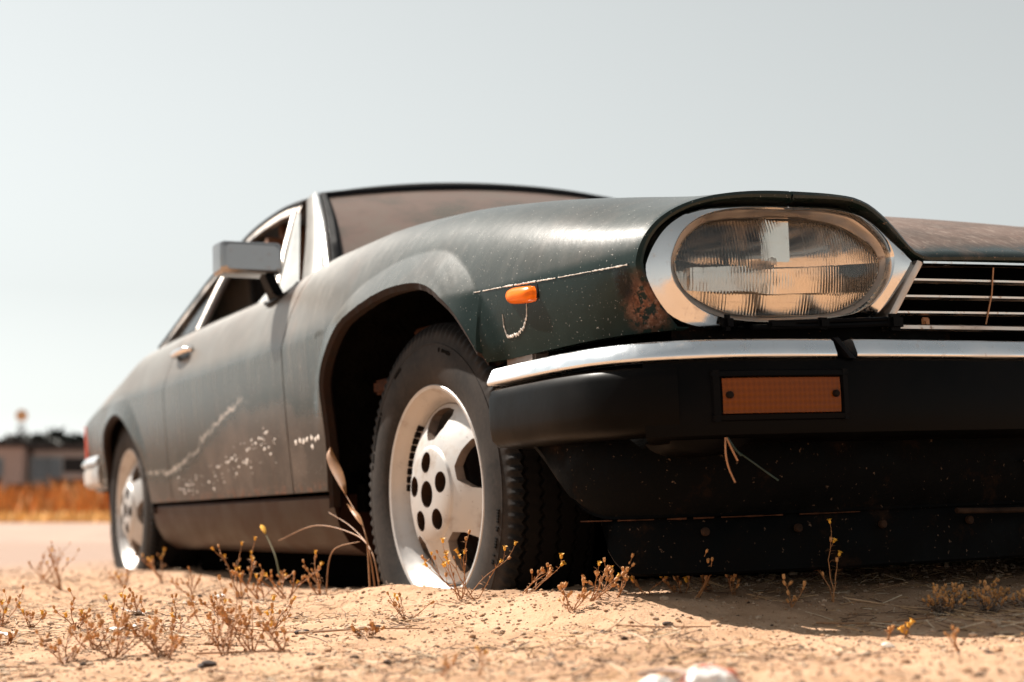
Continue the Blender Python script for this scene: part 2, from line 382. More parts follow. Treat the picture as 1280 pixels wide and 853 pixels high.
# ================================================================= THE CAR
car = empty('abandoned_coupe')
car.matrix_world = Matrix(((.9999, .00368, -.01335, .0115), (-.00413, .99941, -.03416, .0201), (.01321, .03421, .99933, -.1004), (0, 0, 0, 1)))
tag(car, 'abandoned dark green coupe, dusty and faded, sunk on flat tyres in sand', 'car')

z_c = pchip({.86: .638, .64: .646, .3: .661, -.36: .679, -.7: .673, -1.86: .673, -2.5: .685, -3.3: .67, -3.75: .65})
w_c = pchip({.86: .850, .7: .866, .5: .880, .3: .887, -.5: .893, -1.5: .893, -2.3: .886, -2.8: .868, -3.3: .825, -3.6: .775, -3.75: .71})
w_s = pchip({.86: .765, .81: .815, .72: .845, .6: .856, .37: .866, -.5: .866, -2.1: .862, -2.6: .85, -3.3: .78, -3.75: .66})
w_t = pchip({.86: .60, .6: .655, .3: .685, 0: .70, -.4: .715, -.7: .735, -.95: .765, -1.86: .775, -2.4: .76, -2.9: .72, -3.3: .66, -3.75: .55})
z_t = pchip({.86: .752, .77: .762, .55: .797, .31: .834, 0: .872, -.35: .892, -.6: .890, -.8: .872, -.95: .856, -1.3: .851, -1.86: .850, -2.4: .848, -2.75: .805, -3.3: .74, -3.75: .69})
b_k = pchip({.86: .020, .3: .042, -.5: .05, -3.75: .05})
g_x = pchip({.86: 1., .8: .78, .75: .62, .6: .38, .4: .2, 0: .05, -.7: 0., -3.75: 0.})
Oz = pchip({0: .672, .147: .670, .30: .666, .352: .664, .368: .668, .380: .6775, .400: .6985, .4283: .7240, .4566: .7415, .485: .7495, .5423: .753, .60: .7535, 1: .7535})
def x_n(w): return .865-.06*(w/.85)**2
FA = catmull([(-.492, .27), (-.480, .328), (-.443, .499), (-.405, .590), (-.284, .676), (-.103, .714), (.058, .714), (.167, .693), (.267, .645), (.329, .593), (.374, .535)], 120)
RA = catmull([(-2.905, .33), (-2.87, .44), (-2.80, .555), (-2.70, .612), (-2.54, .640), (-2.405, .625), (-2.292, .572), (-2.186, .476), (-2.118, .336), (-2.11, .30)], 110)
def arch_z(x):
    if FA[0][0] < x < FA[-1][0]: return float(np.interp(x, [p[0] for p in FA], [p[1] for p in FA]))
    if RA[0][0] < x < RA[-1][0]: return float(np.interp(x, [p[0] for p in RA], [p[1] for p in RA]))
    return None
FAn = np.array(FA); RAn = np.array(RA)
def flare(x, z):
    b = 0
    for A, h in ((FAn, .020), (RAn, .018)):
        if abs(x-(A[0, 0]+A[-1, 0])/2) < .62 and z > .42:
            d = np.min(np.hypot(A[:, 0]-x, A[:, 1]-z)); k = sstep((z-.42)/.2)
            b += h*k*max(0, 1-d/.062)**1.0
    return b
def section(x, top=True):
    """(w, z) polyline from below the sill line over the crown to the centre line"""
    wc, zc, ws, wt, zt, k, g = w_c(x), z_c(x), w_s(x), w_t(x), z_t(x), b_k(x), g_x(x)
    P = []
    for i in range(26):
        t = i/26; P.append((wc-(wc-ws)*(1-t)**1.5, lerp(.30 if x < .36 else .50, zc, t)))
    for i in range(41):
        t = i/40; P.append(((1-t)**2*wc+2*t*(1-t)*(wc-k)+t*t*wt, (1-t)**2*zc+2*t*(1-t)*zt+t*t*zt))
    if top:
        for i in range(1, 61):
            w = wt*(1-i/60)
            dz = g*(Oz(w)-.7535)+(1-g)*.022*(1-(w/max(wt, .01))**2)
            P.append((w, zt+dz))
    return P
def cut(P, z0=None, wend=0., w0=None):
    P = [np.array(p) for p in P]
    if z0 is not None:
        i = next(k for k in range(len(P)-1) if P[k+1][1] > z0); t = np.clip((z0-P[i][1])/(P[i+1][1]-P[i][1]), 0, 1); P = [lerp(P[i], P[i+1], t)]+P[i+1:]
    if w0 is not None:
        i = next(k for k in range(40, len(P)-1) if P[k+1][0] < w0); t = np.clip((P[i][0]-w0)/(P[i][0]-P[i+1][0]), 0, 1); P = [lerp(P[i], P[i+1], t)]+P[i+1:]
    out = [P[0]]
    for a, b in zip(P, P[1:]):
        if b[0] < wend and a[0] >= wend and a[1] > .5 and b[1] >= a[1]-.2 and len(out) > 8:
            t = (a[0]-wend)/(a[0]-b[0]+1e-9); out.append(lerp(a, b, t)); break
        out.append(b)
    return out
def resample(P, n):
    P = np.array(P); L = np.concatenate([[0], np.cumsum(np.hypot(*np.diff(P, axis=0).T))]); u = np.linspace(0, L[-1], n)
    return np.stack([np.interp(u, L, P[:, 0]), np.interp(u, L, P[:, 1])], -1)
def stations(x0, x1, arch=None, step=.016):
    xs = list(np.linspace(x0, x1, max(2, int(abs(x1-x0)/step))))
    if arch is not None: xs = [x for x in xs if not (arch[0][0] < x < arch[-1][0])]+[float(p[0]) for p in arch if min(x0, x1) <= p[0] <= max(x0, x1)]
    return sorted(set(np.round(xs, 5)))
def nose_shift(x, w):
    if x <= .3: return x
    return x+(x_n(w)+.003-.86)*float(sstep((x-.3)/.56))
def side_panel(name, x0, x1, zl, wend, s, mat, arch=None, rows=84, nose=False, parent=car):
    """a body panel on side s (-1 near, +1 far), grid over stations x0..x1 (x0 < x1), edges folded inwards"""
    G = []
    for x in stations(x0, x1, arch):
        a = arch_z(x) if arch is not None else None
        P = cut(section(x), z0=a if a is not None and a > zl(x) else zl(x), wend=wend(x)); Q = resample(P, rows)
        G.append([(nose_shift(x, w+0), w+flare(x, z), z) for w, z in Q])
    def fold(row, d): return [(x, w-d, z) for x, w, z in row]
    if nose:
        for sc_, dx in ((.006, .004), (.011, .003), (.014, -.004), (.015, -.05)):
            row = []
            for x, w, z in G[-1] if sc_ == .006 else base:
                dw, dz = .60-w, .643-z; l = math.hypot(dw, dz); row.append((x+dx, w+dw/l*sc_, z+dz/l*sc_))
            if sc_ == .006: base = G[-1]
            G.append(row)
    else: G.append(fold(G[-1], .02))
    G.insert(0, fold(G[0], .02))
    nn_ = len(G); G = [[(r[0][0], r[0][1]-.02, r[0][2])]+r+[(r[-1][0], r[-1][1]-.001, r[-1][2]-(.004 if nose and k_ > nn_-6 else .02))] for k_, r in enumerate(G)]
    m = MB(); m.grid([[(x, s*w, z) for x, w, z in (r if s < 0 else r[::-1])] for r in G])
    return m.build(name, mat, parent, 28, False)
def zl_wing(x): return .338 if x < -.3 else (.535+.004*sstep((x-.4)/.4))
for s in (-1, 1):
    lab = 'near' if s < 0 else 'far'
    wing = side_panel('front_wing', -.706, .86, zl_wing, lambda x: .592+.045*float(sstep((.86-x)/1.2)), s, M['paint'], FA, nose=True)
    door = side_panel('door', -1.846, -.712, lambda x: .338, lambda x: w_t(x)-.004, s, M['paint'])
    quarter = side_panel('rear_quarter', -3.75, -1.852, lambda x: .338 if x > -2.5 else .40, lambda x: w_t(x)-.06, s, M['paint'], RA)
    if s < 0: NW, ND, NQ = wing, door, quarter
    # rusted arch flanges
    for A in (FA, RA):
        m = MB(); rows = []
        for x, z in A:
            if z < .30: continue
            P = section(x); zz = max(z, P[0][1]); i = next(k for k in range(len(P)-1) if P[k+1][1] > zz); w = P[i][0]+flare(x, zz)
            cx = -.03 if A is FA else -2.51
            d = np.array([cx-x, .36-z]); d = d/np.hypot(*d)
            rows.append([(x, s*(w-.001), z), (x+d[0]*.012, s*(w-.006), z+d[1]*.012), (x+d[0]*.013, s*(w-.022), z+d[1]*.013), (x, s*(w-.03), z)])
        m.grid(rows); m.build('arch_lip', M['rusty_lip'], wing if A is FA else quarter, 40, False)
# bonnet
G = []
for x in stations(-.70, .86):
    wend = .587+.045*float(sstep((.86-x)/1.2))
    P = cut(section(x), w0=wend); Q = resample(P, 46)
    row = [(nose_shift(x, w), -w, z) for w, z in Q]; row += [(a, -b, c) for a, b, c in row[-2::-1]]
    G.append(row)
base = G[-1]
for d, dx in ((.006, .004), (.011, .003), (.014, -.004), (.015, -.05)):
    row = []
    for x, y, z in base:
        w = abs(y); dw, dz = .60-w, .643-z; l = math.hypot(dw, dz); k = float(sstep((w-.345)/.05))
        vx, vz = lerp(0, dw/l, k), lerp(-1, dz/l, k); row.append((x+dx, math.copysign(w+vx*d, y), z+vz*d))
    G.append(row)
G.insert(0, [(x-.01, y, z-.02) for x, y, z in G[0]])
nn_ = len(G); G = [[(r[0][0], r[0][1]+.001, r[0][2]-(.004 if k_ > nn_-6 else .02))]+r+[(r[-1][0], r[-1][1]-.001, r[-1][2]-(.004 if k_ > nn_-6 else .02))] for k_, r in enumerate(G)]
m = MB(); m.grid(G); bonnet = m.build('bonnet', M['bonnet'], car, 30, False)
# cowl panel between bonnet and screen
m = MB(); m.grid([[(-.705-.2*(y/.74)**2*0, y, .872+.012*(1-(y/.74)**2)) for y in np.linspace(-.74, .74, 30)], [(-.67-.30*(y/.74)**2, y, .868+.006*(1-(y/.74)**2)) for y in np.linspace(-.74, .74, 30)], [(-.80-.30*(y/.74)**2, y, .80) for y in np.linspace(-.74, .74, 30)]])
m.build('cowl_panel', M['paint'], car, 40)

# sills
for s in (-1, 1):
    m = MB(); rows = []
    for x in np.linspace(-2.15, -.488, 60):
        e = .02*sstep((x+2.15)/.06)*0
        cur = [(.858, .329), (.862, .322), (.858, .300), (.848, .262), (.825, .222), (.785, .195), (.70, .19)]
        rows.append([(x, s*(w-.006), z) for w, z in cur])
    rows.insert(0, [(-2.15, s*.6, z) for _, y, z in rows[0]]); rows.append([(-.488, s*.6, z) for _, y, z in rows[-1]])
    m.grid(rows); m.build('sill', M['sill_reflect_brown'], car, 40, False)
# dark structure inside the body: wheel tubs, bulkheads, floor, low black boxes added to keep light out
m = MB(); m.box((-1.4, 0, .25), (4.3, 1.18, .10)); m.box((-1.33, .02, .15), (1.75, 1.42, .13)); m.box((-1.6, .0, .15), (2.8, 1.0, .16)); m.box((.30, 0, .50), (.90, .96, .40)); m.box((-1.25, 0, .32), (1.62, 1.60, .06)); m.box((-.52, 0, .50), (.04, 1.62, .50)); m.box((-2.06, 0, .45), (.04, 1.55, .30)); m.box((-3.2, 0, .45), (.95, 1.2, .30)); m.build('underbody_light_block', M['void_black'], car)
for s in (-1, 1):
    for A, cx in ((FA, -.03), (RA, -2.51)):
        m = MB(); rows = []
        for x, z in A:
            d = np.array([x-cx, z-.36]); d = d/max(.01, np.hypot(*d)); P = section(x); zz = max(z, P[0][1]); i = next(k for k in range(len(P)-1) if P[k+1][1] > zz); w = P[i][0]+flare(x, zz)-.024
            rows.append([(x-d[0]*.002, s*w, z-d[1]*.002), (x+d[0]*.03, s*(w-.03), z+d[1]*.03), (x+d[0]*.03, s*.60, z+d[1]*.03+.01), (cx+(x-cx)*.3, s*.55, .36+(z-.36)*.3)])
        m.grid(rows); m.build('wheel_tub', M['liner'], car, 50, False)
    # rusty ledges seen inside the front arch
    m = MB(); m.box((-.25, s*.80, .548), (.12, .05, .030), bevel=.006); m.build('inner_bracket', M['inner_rust'], car); m = MB(); m.box((-.18, s*.74, .655), (.09, .05, .014), bevel=.004); m.build('inner_bracket', M['inner_rust'], car)

# greenhouse
def scr(u, v):
    b = np.array([-.665-.245*u*u, .705*u, .874-.006*u*u]); t = np.array([-1.235-.085*u*u, .585*u, 1.208-.038*u*u])
    p = lerp(b, t, v); p[0] += .03*math.sin(PI*v)*.6; p[2] += .018*math.sin(PI*v); return p
def strip(m, us, vs): m.grid([[scr(u, v) for v in vs] for u in us])
m = MB(); strip(m, np.linspace(-.965, .965, 40), np.linspace(.02, .965, 14)); m.build('windscreen', M['screen_glass'], car, 60, False)
m = MB(); rows = []
loop = [(u, .0) for u in np.linspace(-.985, .985, 30)]+[(.985, v) for v in np.linspace(.05, .95, 12)]+[(u, .985) for u in np.linspace(.985, -.985, 30)]+[(-.985, v) for v in np.linspace(.95, .05, 12)]
for u, v in loop:
    o = scr(u, v); i = scr(u*.962, .5+(v-.5)*.91); n = np.array([.55, 0, .83]); rows.append([o+n*-.004, o+n*.012, lerp(o, i, .55)+n*.013, i+n*.002])
m.grid(rows, closeu=True); m.build('windscreen_seal', M['rubber_trim'], car, 50, False)
# windscreen wipers at the base
rail = catmull([(-1.40, .588, 1.160), (-1.6, .583, 1.176), (-1.9, .578, 1.168), (-2.06, .603, 1.118), (-2.2, .645, 1.045), (-2.34, .695, .948), (-2.47, .742, .858)], 50)
for s in (-1, 1):
    P1 = [np.array((-.905, .700, .866)), np.array((-1.318, .580, 1.170))]
    sec = [(0, 0, 0), (.006, .012, .010), (-.006, .022, .014), (-.030, .034, .010), (-.060, .044, .002), (-.085, .046, -.006), (-.088, .03, -.01)]
    m = MB(); rows = []
    for t in np.linspace(-.06, 1.0, 24):
        b = lerp(P1[0], P1[1], t); b[2] += .010*math.sin(PI*max(t, 0)); b[0] += .010*math.sin(PI*max(t, 0)); k = lerp(1., .62, max(t, 0))
        rows.append([(b[0]+dx*k, s*(b[1]+dy*k*lerp(1, .5, t)), b[2]+dz*k) for dx, dy, dz in sec])
    m.grid(rows); m.build('windscreen_pillar', M['paint'], car, 40, False)
    m = MB(); rows = []
    for t in np.linspace(-.02, 1.0, 24):
        b = lerp(P1[0], P1[1], t); b[2] += .010*math.sin(PI*max(t, 0))+.006; b[0] += .010*math.sin(PI*max(t, 0))+.004
        rows.append((b[0], s*(b[1]+.004), b[2]))
    m.tube(rows, .0065, 8); m.build('pillar_trim', M['chrome'], car, 60)
    # drip rail along the side-window top
    m = MB(); rows = []
    for k, p in enumerate(rail):
        rows.append([(p[0], s*(p[1]-.012), p[2]+.022), (p[0], s*(p[1]+.012), p[2]+.010), (p[0], s*(p[1]+.014), p[2]+.002), (p[0], s*(p[1]-.002), p[2]-.004)])
    m.grid(rows); m.build('drip_rail', M['rubber_trim'], car, 40, False)
    m = MB(); rows = []
    for p in rail: rows.append([(p[0], s*(p[1]+.008), p[2]), (p[0], s*(p[1]+.015), p[2]-.008), (p[0], s*(p[1]+.020), p[2]-.024), (p[0], s*(p[1]+.002), p[2]-.026)])
    m.grid(rows); m.build('window_frame', M['chrome_dull'], car, 40, False)
    # belt moulding along the door top
    m = MB(); rows = []
    for x in np.linspace(-2.46, -1.0, 50):
        w, z = w_t(x)-.006, z_t(x); rows.append([(x, s*(w+.004), z+.001), (x, s*(w), z+.008), (x, s*(w-.014), z+.008), (x, s*(w-.016), z-.01)])
    m.grid(rows); m.build('belt_moulding', M['chrome_dull'], car, 40, False)
    def wl(x, t):      # point on the side-window surface
        xs = [p[0] for p in rail][::-1]; i = np.interp(x, xs, np.arange(len(xs))[::-1]); k = int(i); p = lerp(rail[k], rail[min(k+1, len(rail)-1)], i-k)
        return np.array((x, lerp(w_t(x)-.012, p[1]+.006, t), lerp(z_t(x), p[2]-.010, t)))
    def bar(a, b, name, mat, r=.011):
        mm = MB(); mm.tube([(q[0], s*q[1], q[2]) for q in (a, lerp(a, b, .5)+np.array((0, .004, 0)), b)], r, 8); return mm.build(name, mat, car, 60)
    vtop = np.array((-1.435, .606, 1.142)); vbot = np.array((-1.135, .764, .852))
    bar(vbot, vtop, 'vent_window_bar', M['chrome_dull'])
    ptop = np.array((-1.385, .606, 1.135)); pbot = np.array((-.985, .748, .860))
    m = MB(); m.grid([[(*(q*np.array((1, s, 1))),) for q in [lerp(lerp(pbot, ptop, v), lerp(vbot, vtop, v), u)+np.array((0, .004, 0)) for u in np.linspace(0.02, .93, 6)]] for v in np.linspace(.0, .985, 10)])
    m.build('vent_window', M['vent_glass'], car, 60, False)
    bar(np.array((-1.885, .768, .852)), np.array((-1.99, .598, 1.138)), 'door_pillar_bar', M['chrome_dull'], .014)
    # rear quarter glass
    m = MB(); m.grid([[(lambda q: (q[0], s*(q[1]-.006), q[2]))(wl(lerp(-1.90-.10*v, lerp(-2.45, -2.02, v), u), v*.97)) for u in np.linspace(0, 1, 12)] for v in np.linspace(0, 1, 12)])
    m.build('quarter_window', M['dark_glass'], car, 60, False)
    # what is left of the door glass: a jagged pale shard by the mirror
    sh = [(-1.15, .850), (-1.15, .905), (-1.19, .930), (-1.24, .926), (-1.255, .905), (-1.30, .897), (-1.335, .880), (-1.36, .850)]
    m = MB(); f_ = []; vs = []
    for dy in (0, .005): vs += [(x, s*(.764-(z-.85)*.5-dy), z-.008) for x, z in sh]
    n = len(sh); f_ = [tuple(range(n)), tuple(range(2*n-1, n-1, -1))]+[(i, (i+1) % n, n+(i+1) % n, n+i) for i in range(n)]
    if s < 0: m.add(vs, f_); m.build('broken_door_glass', M['vent_glass'], car, 20)
# roof
m = MB(); rows = []
for t in np.linspace(0, 1, 34):
    row = []
    for u in np.linspace(-1, 1, 41):
        xr = lerp(-1.262-.08*u*u, -2.12+.02*u*u, t); k = int(np.clip((-1.40-xr)/.0215, 0, 30)); rp = [np.interp(-xr, [-p[0] for p in rail], [p[i] for p in rail]) for i in (1, 2)]
        wr, zr = (rp[0]-.010, rp[1]+.020); zc_ = 1.226+.036*math.sin(PI*min(1, t*1.15)*.62+.0)-.05*max(0, t-.75)*2
        row.append((xr, wr*u, zr+(zc_-zr)*(1-abs(u)**2.3)+0))
    rows.append(row)
rows.insert(0, [(x+.006, y, z-.018) for x, y, z in rows[0]])
m.grid(rows); m.build('roof', M['paint'], car, 40, False)
# rear screen, buttresses, boot
m = MB(); m.grid([[(lerp(-2.13, -2.62, v), u*lerp(.50, .58, v), lerp(1.18, .86, v)+.02*(1-u*u)) for u in np.linspace(-1, 1, 16)] for v in np.linspace(0, 1, 8)]); m.build('rear_screen', M['dark_glass'], car, 60, False)
for s in (-1, 1):
    ou = catmull([(-1.98, .58, 1.165), (-2.2, .645, 1.055), (-2.47, .745, .865), (-2.75, .745, .810), (-3.05, .70, .770)], 30); inn = catmull([(-1.98, .53, 1.195), (-2.2, .54, 1.14), (-2.5, .575, 1.02), (-2.8, .61, .90), (-3.05, .66, .775)], 30); lo = [(p[0], p[1]-.05, max(.72, p[2]-.3)) for p in inn]
    m = MB(); m.grid([[(a[0], s*a[1], a[2]), (lerp(a[0], b[0], .5), s*(lerp(a[1], b[1], .5)+.012), lerp(a[2], b[2], .55)+.01), (b[0], s*b[1], b[2]), (c[0], s*c[1], c[2])] for a, b, c in zip(ou, inn, lo)]); m.build('rear_buttress', M['paint'], car, 40, False)
m = MB(); rows = []
for x in np.linspace(-3.75, -2.55, 40):
    rows.append([(x, u*(w_t(x)-.062), z_t(x)+.004+.03*(1-u*u)) for u in np.linspace(-1, 1, 24)])
rows.insert(0, [(-3.75, y*.98, .45) for x, y, z in rows[0]])
m.grid(rows); m.build('boot_lid', M['paint'], car, 40, False)
# interior
m = MB(); m.box((-1.62, 0, .62), (1.5, 1.50, .50)); m.box((-.95, 0, .80), (.30, 1.36, .10), bevel=.02); m.build('cabin_floor', M['interior'], car)
for s in (-1, 1):
    m = MB(); m.box((-1.72, s*.36, .95), (.13, .46, .46), Matrix.Rotation(R(-16), 3, 'Y'), bevel=.05); m.box((-1.46, s*.36, .84), (.42, .46, .12), bevel=.04); m.build('front_seat', M['seat_leather'], car)
m = MB(); m.box((-2.05, 0, .95), (.06, 1.10, .30), Matrix.Rotation(R(-15), 3, 'Y'), bevel=.02); m.build('rear_seat', M['interior'], car)
m = MB(); m.lathe([(.19+.014*math.cos(a), .014*math.sin(a)) for a in np.linspace(0, 2*PI, 9)], 32, Matrix.Translation((-1.25, .36, .90)) @ Matrix.Rotation(R(70), 4, 'Z')); m.build('steering_wheel', M['interior'], car)

# ---------------------------------------------------------------- nose: lamps, grille, bumper
def resamp_loop(pts, n=96, c=(.60, .643)):
    pts = np.array(pts); d = np.hypot(*(np.roll(pts, -1, 0)-pts).T); P = np.vstack([pts, pts[:1]])
    # closed catmull then even arc length
    Q = []; m_ = len(pts)
    for i in range(m_):
        a, b, c_, e = pts[i-1], pts[i], pts[(i+1) % m_], pts[(i+2) % m_]
        for t in np.linspace(0, 1, 8, endpoint=False): Q.append(.5*((2*b)+(c_-a)*t+(2*a-5*b+4*c_-e)*t*t+(3*b-a-3*c_+e)*t**3))
    Q = np.array(Q); Q = np.vstack([Q, Q[:1]]); a = np.unwrap(np.arctan2(Q[:, 1]-c[1], (c[0]-Q[:, 0])*.5))
    if a[-1] < a[0]: a = a[::-1]; Q = Q[::-1]
    t = np.linspace(0, 2*PI, n, endpoint=False)
    a0 = a[0]; tt = (t-a0) % (2*PI)+a0
    return np.stack([np.interp(tt, a, Q[:, 0]), np.interp(tt, a, Q[:, 1])], -1)
BZ = [(.8365, .6272), (.8332, .6426), (.8199, .6676), (.8018, .6898), (.7798, .706), (.7555, .7168), (.718, .724), (.6422, .7288), (.5225, .7300), (.4798, .7235), (.4514, .712), (.4232, .6922), (.3993, .6709), (.384, .656), (.3745, .6455), (.3855, .629), (.4074, .6041), (.4316, .5787), (.4624, .5584), (.5136, .5481), (.6183, .542), (.7067, .539), (.7474, .542), (.7873, .5529), (.8153, .5734), (.8315, .6008)]
IN = [(.7995, .6365), (.7947, .6563), (.7811, .6815), (.7608, .6999), (.7337, .7127), (.6937, .7211), (.6425, .7243), (.5441, .7250), (.4872, .7193), (.4589, .7076), (.4311, .6856), (.4178, .6641), (.4163, .6453), (.4248, .62), (.4452, .5947), (.4684, .5769), (.5054, .5629), (.5833, .5536), (.6596, .5512), (.7213, .5575), (.7632, .5738), (.7869, .5966), (.7968, .6136)]
LE = [(.7766, .6346), (.7703, .6567), (.7577, .6773), (.7346, .6958), (.7064, .7062), (.6689, .7103), (.618, .713), (.559, .7130), (.5061, .7062), (.4717, .6937), (.4395, .6728), (.4265, .6481), (.436, .6198), (.4598, .5944), (.49, .5785), (.5335, .5675), (.6033, .5644), (.6642, .5644), (.6997, .5695), (.7355, .5835), (.7617, .6015)]
BZ, IN, LE = resamp_loop(BZ), resamp_loop(IN), resamp_loop(LE)
def ring(L, off, s, k=1., c=(.60, .643)):
    return [(x_n(w)+off, s*w, z) for w, z in ((c[0]+(a-c[0])*k, c[1]+(b-c[1])*k) for a, b in L)]
for s in (-1, 1):
    m = MB(); mid = BZ*.35+IN*.65
    m.grid([ring(BZ, -.045, s, 1.0), ring(BZ, .000, s), ring(BZ, .0045, s, .993), ring(BZ*.6+IN*.4, .0075, s), ring(IN, .0105, s, 1.012), ring(IN, .0115, s, 1.0), ring(IN, .009, s, .988), ring(IN, -.004, s, .975)], closev=True)
    hl = m.build('headlight', M['chrome_clean'], car, 40)
    m = MB(); m.grid([ring(IN, -.003, s, .982), ring(IN*.6+LE*.4, -.006, s), ring(IN*.3+LE*.7, -.013, s), ring(LE, -.016, s, 1.01), ring(LE, -.03, s, 1.0)], closev=True); m.build('lamp_gasket', M['chrome_dull'], hl, 40)
    # domed lens with real thickness
    m = MB(); rs = np.linspace(0, 1, 15)
    m.grid([ring(LE, -.014+.016*(1-k*k), s, max(k, .001)*1.008) for k in rs]+[ring(LE, -.024+.016*(1-k*k), s, max(k, .001)*1.006) for k in rs[::-1]], closev=True)
    m.build('lens', M['lamp_glass'], hl, 60)
    # stepped reflector: upper bowl, near-vertical centre band, lower band, tilts chosen for what they mirror
    def zspan(z):
        xs_ = []
        for a_, b_ in zip(LE, np.roll(LE, -1, 0)):
            if (a_[1]-z)*(b_[1]-z) <= 0 and a_[1] != b_[1]: xs_.append(lerp(a_[0], b_[0], (z-a_[1])/(b_[1]-a_[1])))
        return (min(xs_), max(xs_)) if len(xs_) > 1 else (.55, .65)
    def band(name, z0, z1, fx, nz_=10, mat='chrome_clean'):
        mm = MB(); rows = []
        for z in np.linspace(z0, z1, nz_):
            a_, b_ = zspan(min(.711, max(.567, z))); row = []
            for t in np.linspace(0, 1, 41):
                w = lerp(a_-.002, b_+.002, t); u = (w-.60)/.19; row.append((x_n(w)-.030+fx(u, z), s*w, z))
            rows.append(row)
        mm.grid(rows); return mm.build(name, M[mat], hl, 60, False)
    band('reflector', .652, .7115, lambda u, z: -.075*(1-u*u)+.050*((z-.652)/.06)**1.6)
    band('centre_reflector', .610, .649, lambda u, z: -.055*(1-u*u)-.03*abs(u)+(-.06+.45*max(0, .15-u))*(z-.63)+(.012*math.sin(u*9)))
    band('lower_reflector', .566, .607, lambda u, z: -.060*(1-u*u)-.20*(.607-z)+(.006*math.sin(u*14)))
    mm = MB(); mm.grid([[(x_n(.595)-.036-.004*math.cos((w-.595)*60)+.02*(z-.66), s*w, z) for w in np.linspace(.570, .622, 8)] for z in np.linspace(.650, .7115, 6)]); mm.build('added_sky_mirror', M['chrome_clean'], hl, 60, False)  # flat mirror strip added to show the sky as a bright column
    band('reflector_back', .566, .7115, lambda u, z: -.105*(1-u*u)-.006, 6, 'void_black')
    m = MB(); M4 = Matrix.Translation((x_n(.6)-.055, s*.60, .650)) @ Matrix.Rotation(R(90), 4, 'Z')
    m.lathe([(0, -.020), (.006, -.018), (.009, -.010), (.009, .03)], 20, M4); m.build('bulb_shield', M['chrome_dull'], hl, 40)
    # headlamp wash-wipe arm
    m = MB(); xo = .022
    def nz(w, z, o=xo): return (x_n(w)+o, s*w, z)
    m.tube([nz(.44, .549), nz(.52, .545), nz(.60, .543), nz(.68, .541)], .0048, 8)
    m.tube([nz(.445, .556), nz(.56, .552), nz(.64, .549)], .0035, 8)
    m.box(nz(.432, .551), (.018, .030, .026), bevel=.006); m.box(nz(.56, .548), (.014, .022, .018), bevel=.004); m.box(nz(.63, .546), (.012, .05, .012), bevel=.003)
    m.build('headlamp_wiper', M['black_plastic'], car, 40)
    m = MB(); m.box(nz(.716, .549, .016), (.016, .020, .024), bevel=.006); m.build('washer_jet', M['black_plastic'], car)
    # dark nose panel closing the space round the lamp
    m = MB(); OUT = np.array([(w, z) for w, z in [(.86, .60), (.86, .50), (.40, .50), (.40, .56)]])
    m.grid([[(x_n(w)-.012, s*w, z) for w in np.linspace(.30, .79, 30)] for z in np.linspace(.500, .548, 4)]); m.build('lamp_under_panel', M['valance'], car, 40, False)
    # side marker lamp
    m = MB(); prof = []
    for k in np.linspace(0, 1, 9):
        e = math.sqrt(max(0, 1-(2*k-1)**4)); x = lerp(.448, .552, k); w0 = w_c(x)+flare(x, .635)-.008
        prof.append([(x, s*(w0-.004+(.024)*e*math.cos(a)**.6 if math.cos(a) > 0 else s*(w0-.004)), .632-.008*(k-.5)+.0145*(e*.75+.25)*math.sin(a)) for a in np.linspace(-PI/2, PI/2, 9)])
    m.grid(prof); mk_ = m.build('side_marker', M['amber_bright'], car, 50, False)
    m = MB(); m.box((.500, s*(w_c(.5)-.010), .6325), (.106, .012, .030), bevel=.004); m.build('marker_base', M['rubber_trim'], mk_)
    # bumper irons visible in the gap under the wing
    m = MB(); m.box((.455, s*.850, .528), (.10, .03, .030), bevel=.004); m.build('bumper_bracket', M['bracket'], car)
    m = MB(); m.box((.56, s*.76, .50), (.32, .08, .08)); m.build('wing_stay', M['void_black'], car)
# white crack round the marker lamp and along the wing crease (flaked paint), near side
def on_side(x, z, off=.0012):
    P = section(x); i = next(k for k in range(len(P)-1) if P[k+1][1] > z); t = (z-P[i][1])/(P[i+1][1]-P[i][1]); w = lerp(P[i][0], P[i+1][0], t)+flare(x, z)+off
    return np.array((nose_shift(x, w), -w, z))
def flake_strip(pts, width, name, mat, parent, seed=1, lift=.0014):
    rnd = random.Random(seed); m = MB(); rows = []
    for x, z in pts:
        a = width*rnd.uniform(.25, 1.0); b = width*rnd.uniform(.25, 1.0)
        rows.append([on_side(x, z+a, .0002), on_side(x, z+a*.6, lift), on_side(x, z-b*.6, lift), on_side(x, z-b, .0002)])
    m.grid(rows); return m.build(name, mat, parent, 60, False)
rnd = random.Random(31); xx = .34
while xx < .83:
    ln_ = rnd.uniform(.02, .10); flake_strip([(x, z_c(x)-.001) for x in np.linspace(xx, min(.842, xx+ln_), max(4, int(ln_*300)))], rnd.uniform(.0010, .0024), 'flaked_edge', M['chip_white'], NW, int(xx*1000)); xx += ln_+rnd.uniform(.002, .02)
cr = catmull([(.438, .607), (.437, .590), (.446, .572), (.462, .571), (.485, .573), (.508, .580), (.525, .596), (.532, .615)], 70)
flake_strip([(p[0], p[1]+.0016*math.sin(i*1.7)+.001*math.sin(i*.6)) for i, p in enumerate(cr)], .0032, 'paint_crack', M['chip_white'], NW, 5)
rnd = random.Random(8)
def flake(name, x, z, rx, rz, mat, parent, seed):
    r_ = random.Random(seed); m = MB(); n = 11; c = on_side(x, z, .0016); ringv = []
    for k in range(n):
        a = 2*PI*k/n; q = r_.uniform(.6, 1.15); ringv.append(on_side(x+rx*q*math.cos(a), z+rz*q*math.sin(a), .0005))
    m.add([c]+ringv, [(0, 1+k, 1+(k+1) % n) for k in range(n)]); return m.build(name, mat, parent, 60, False)
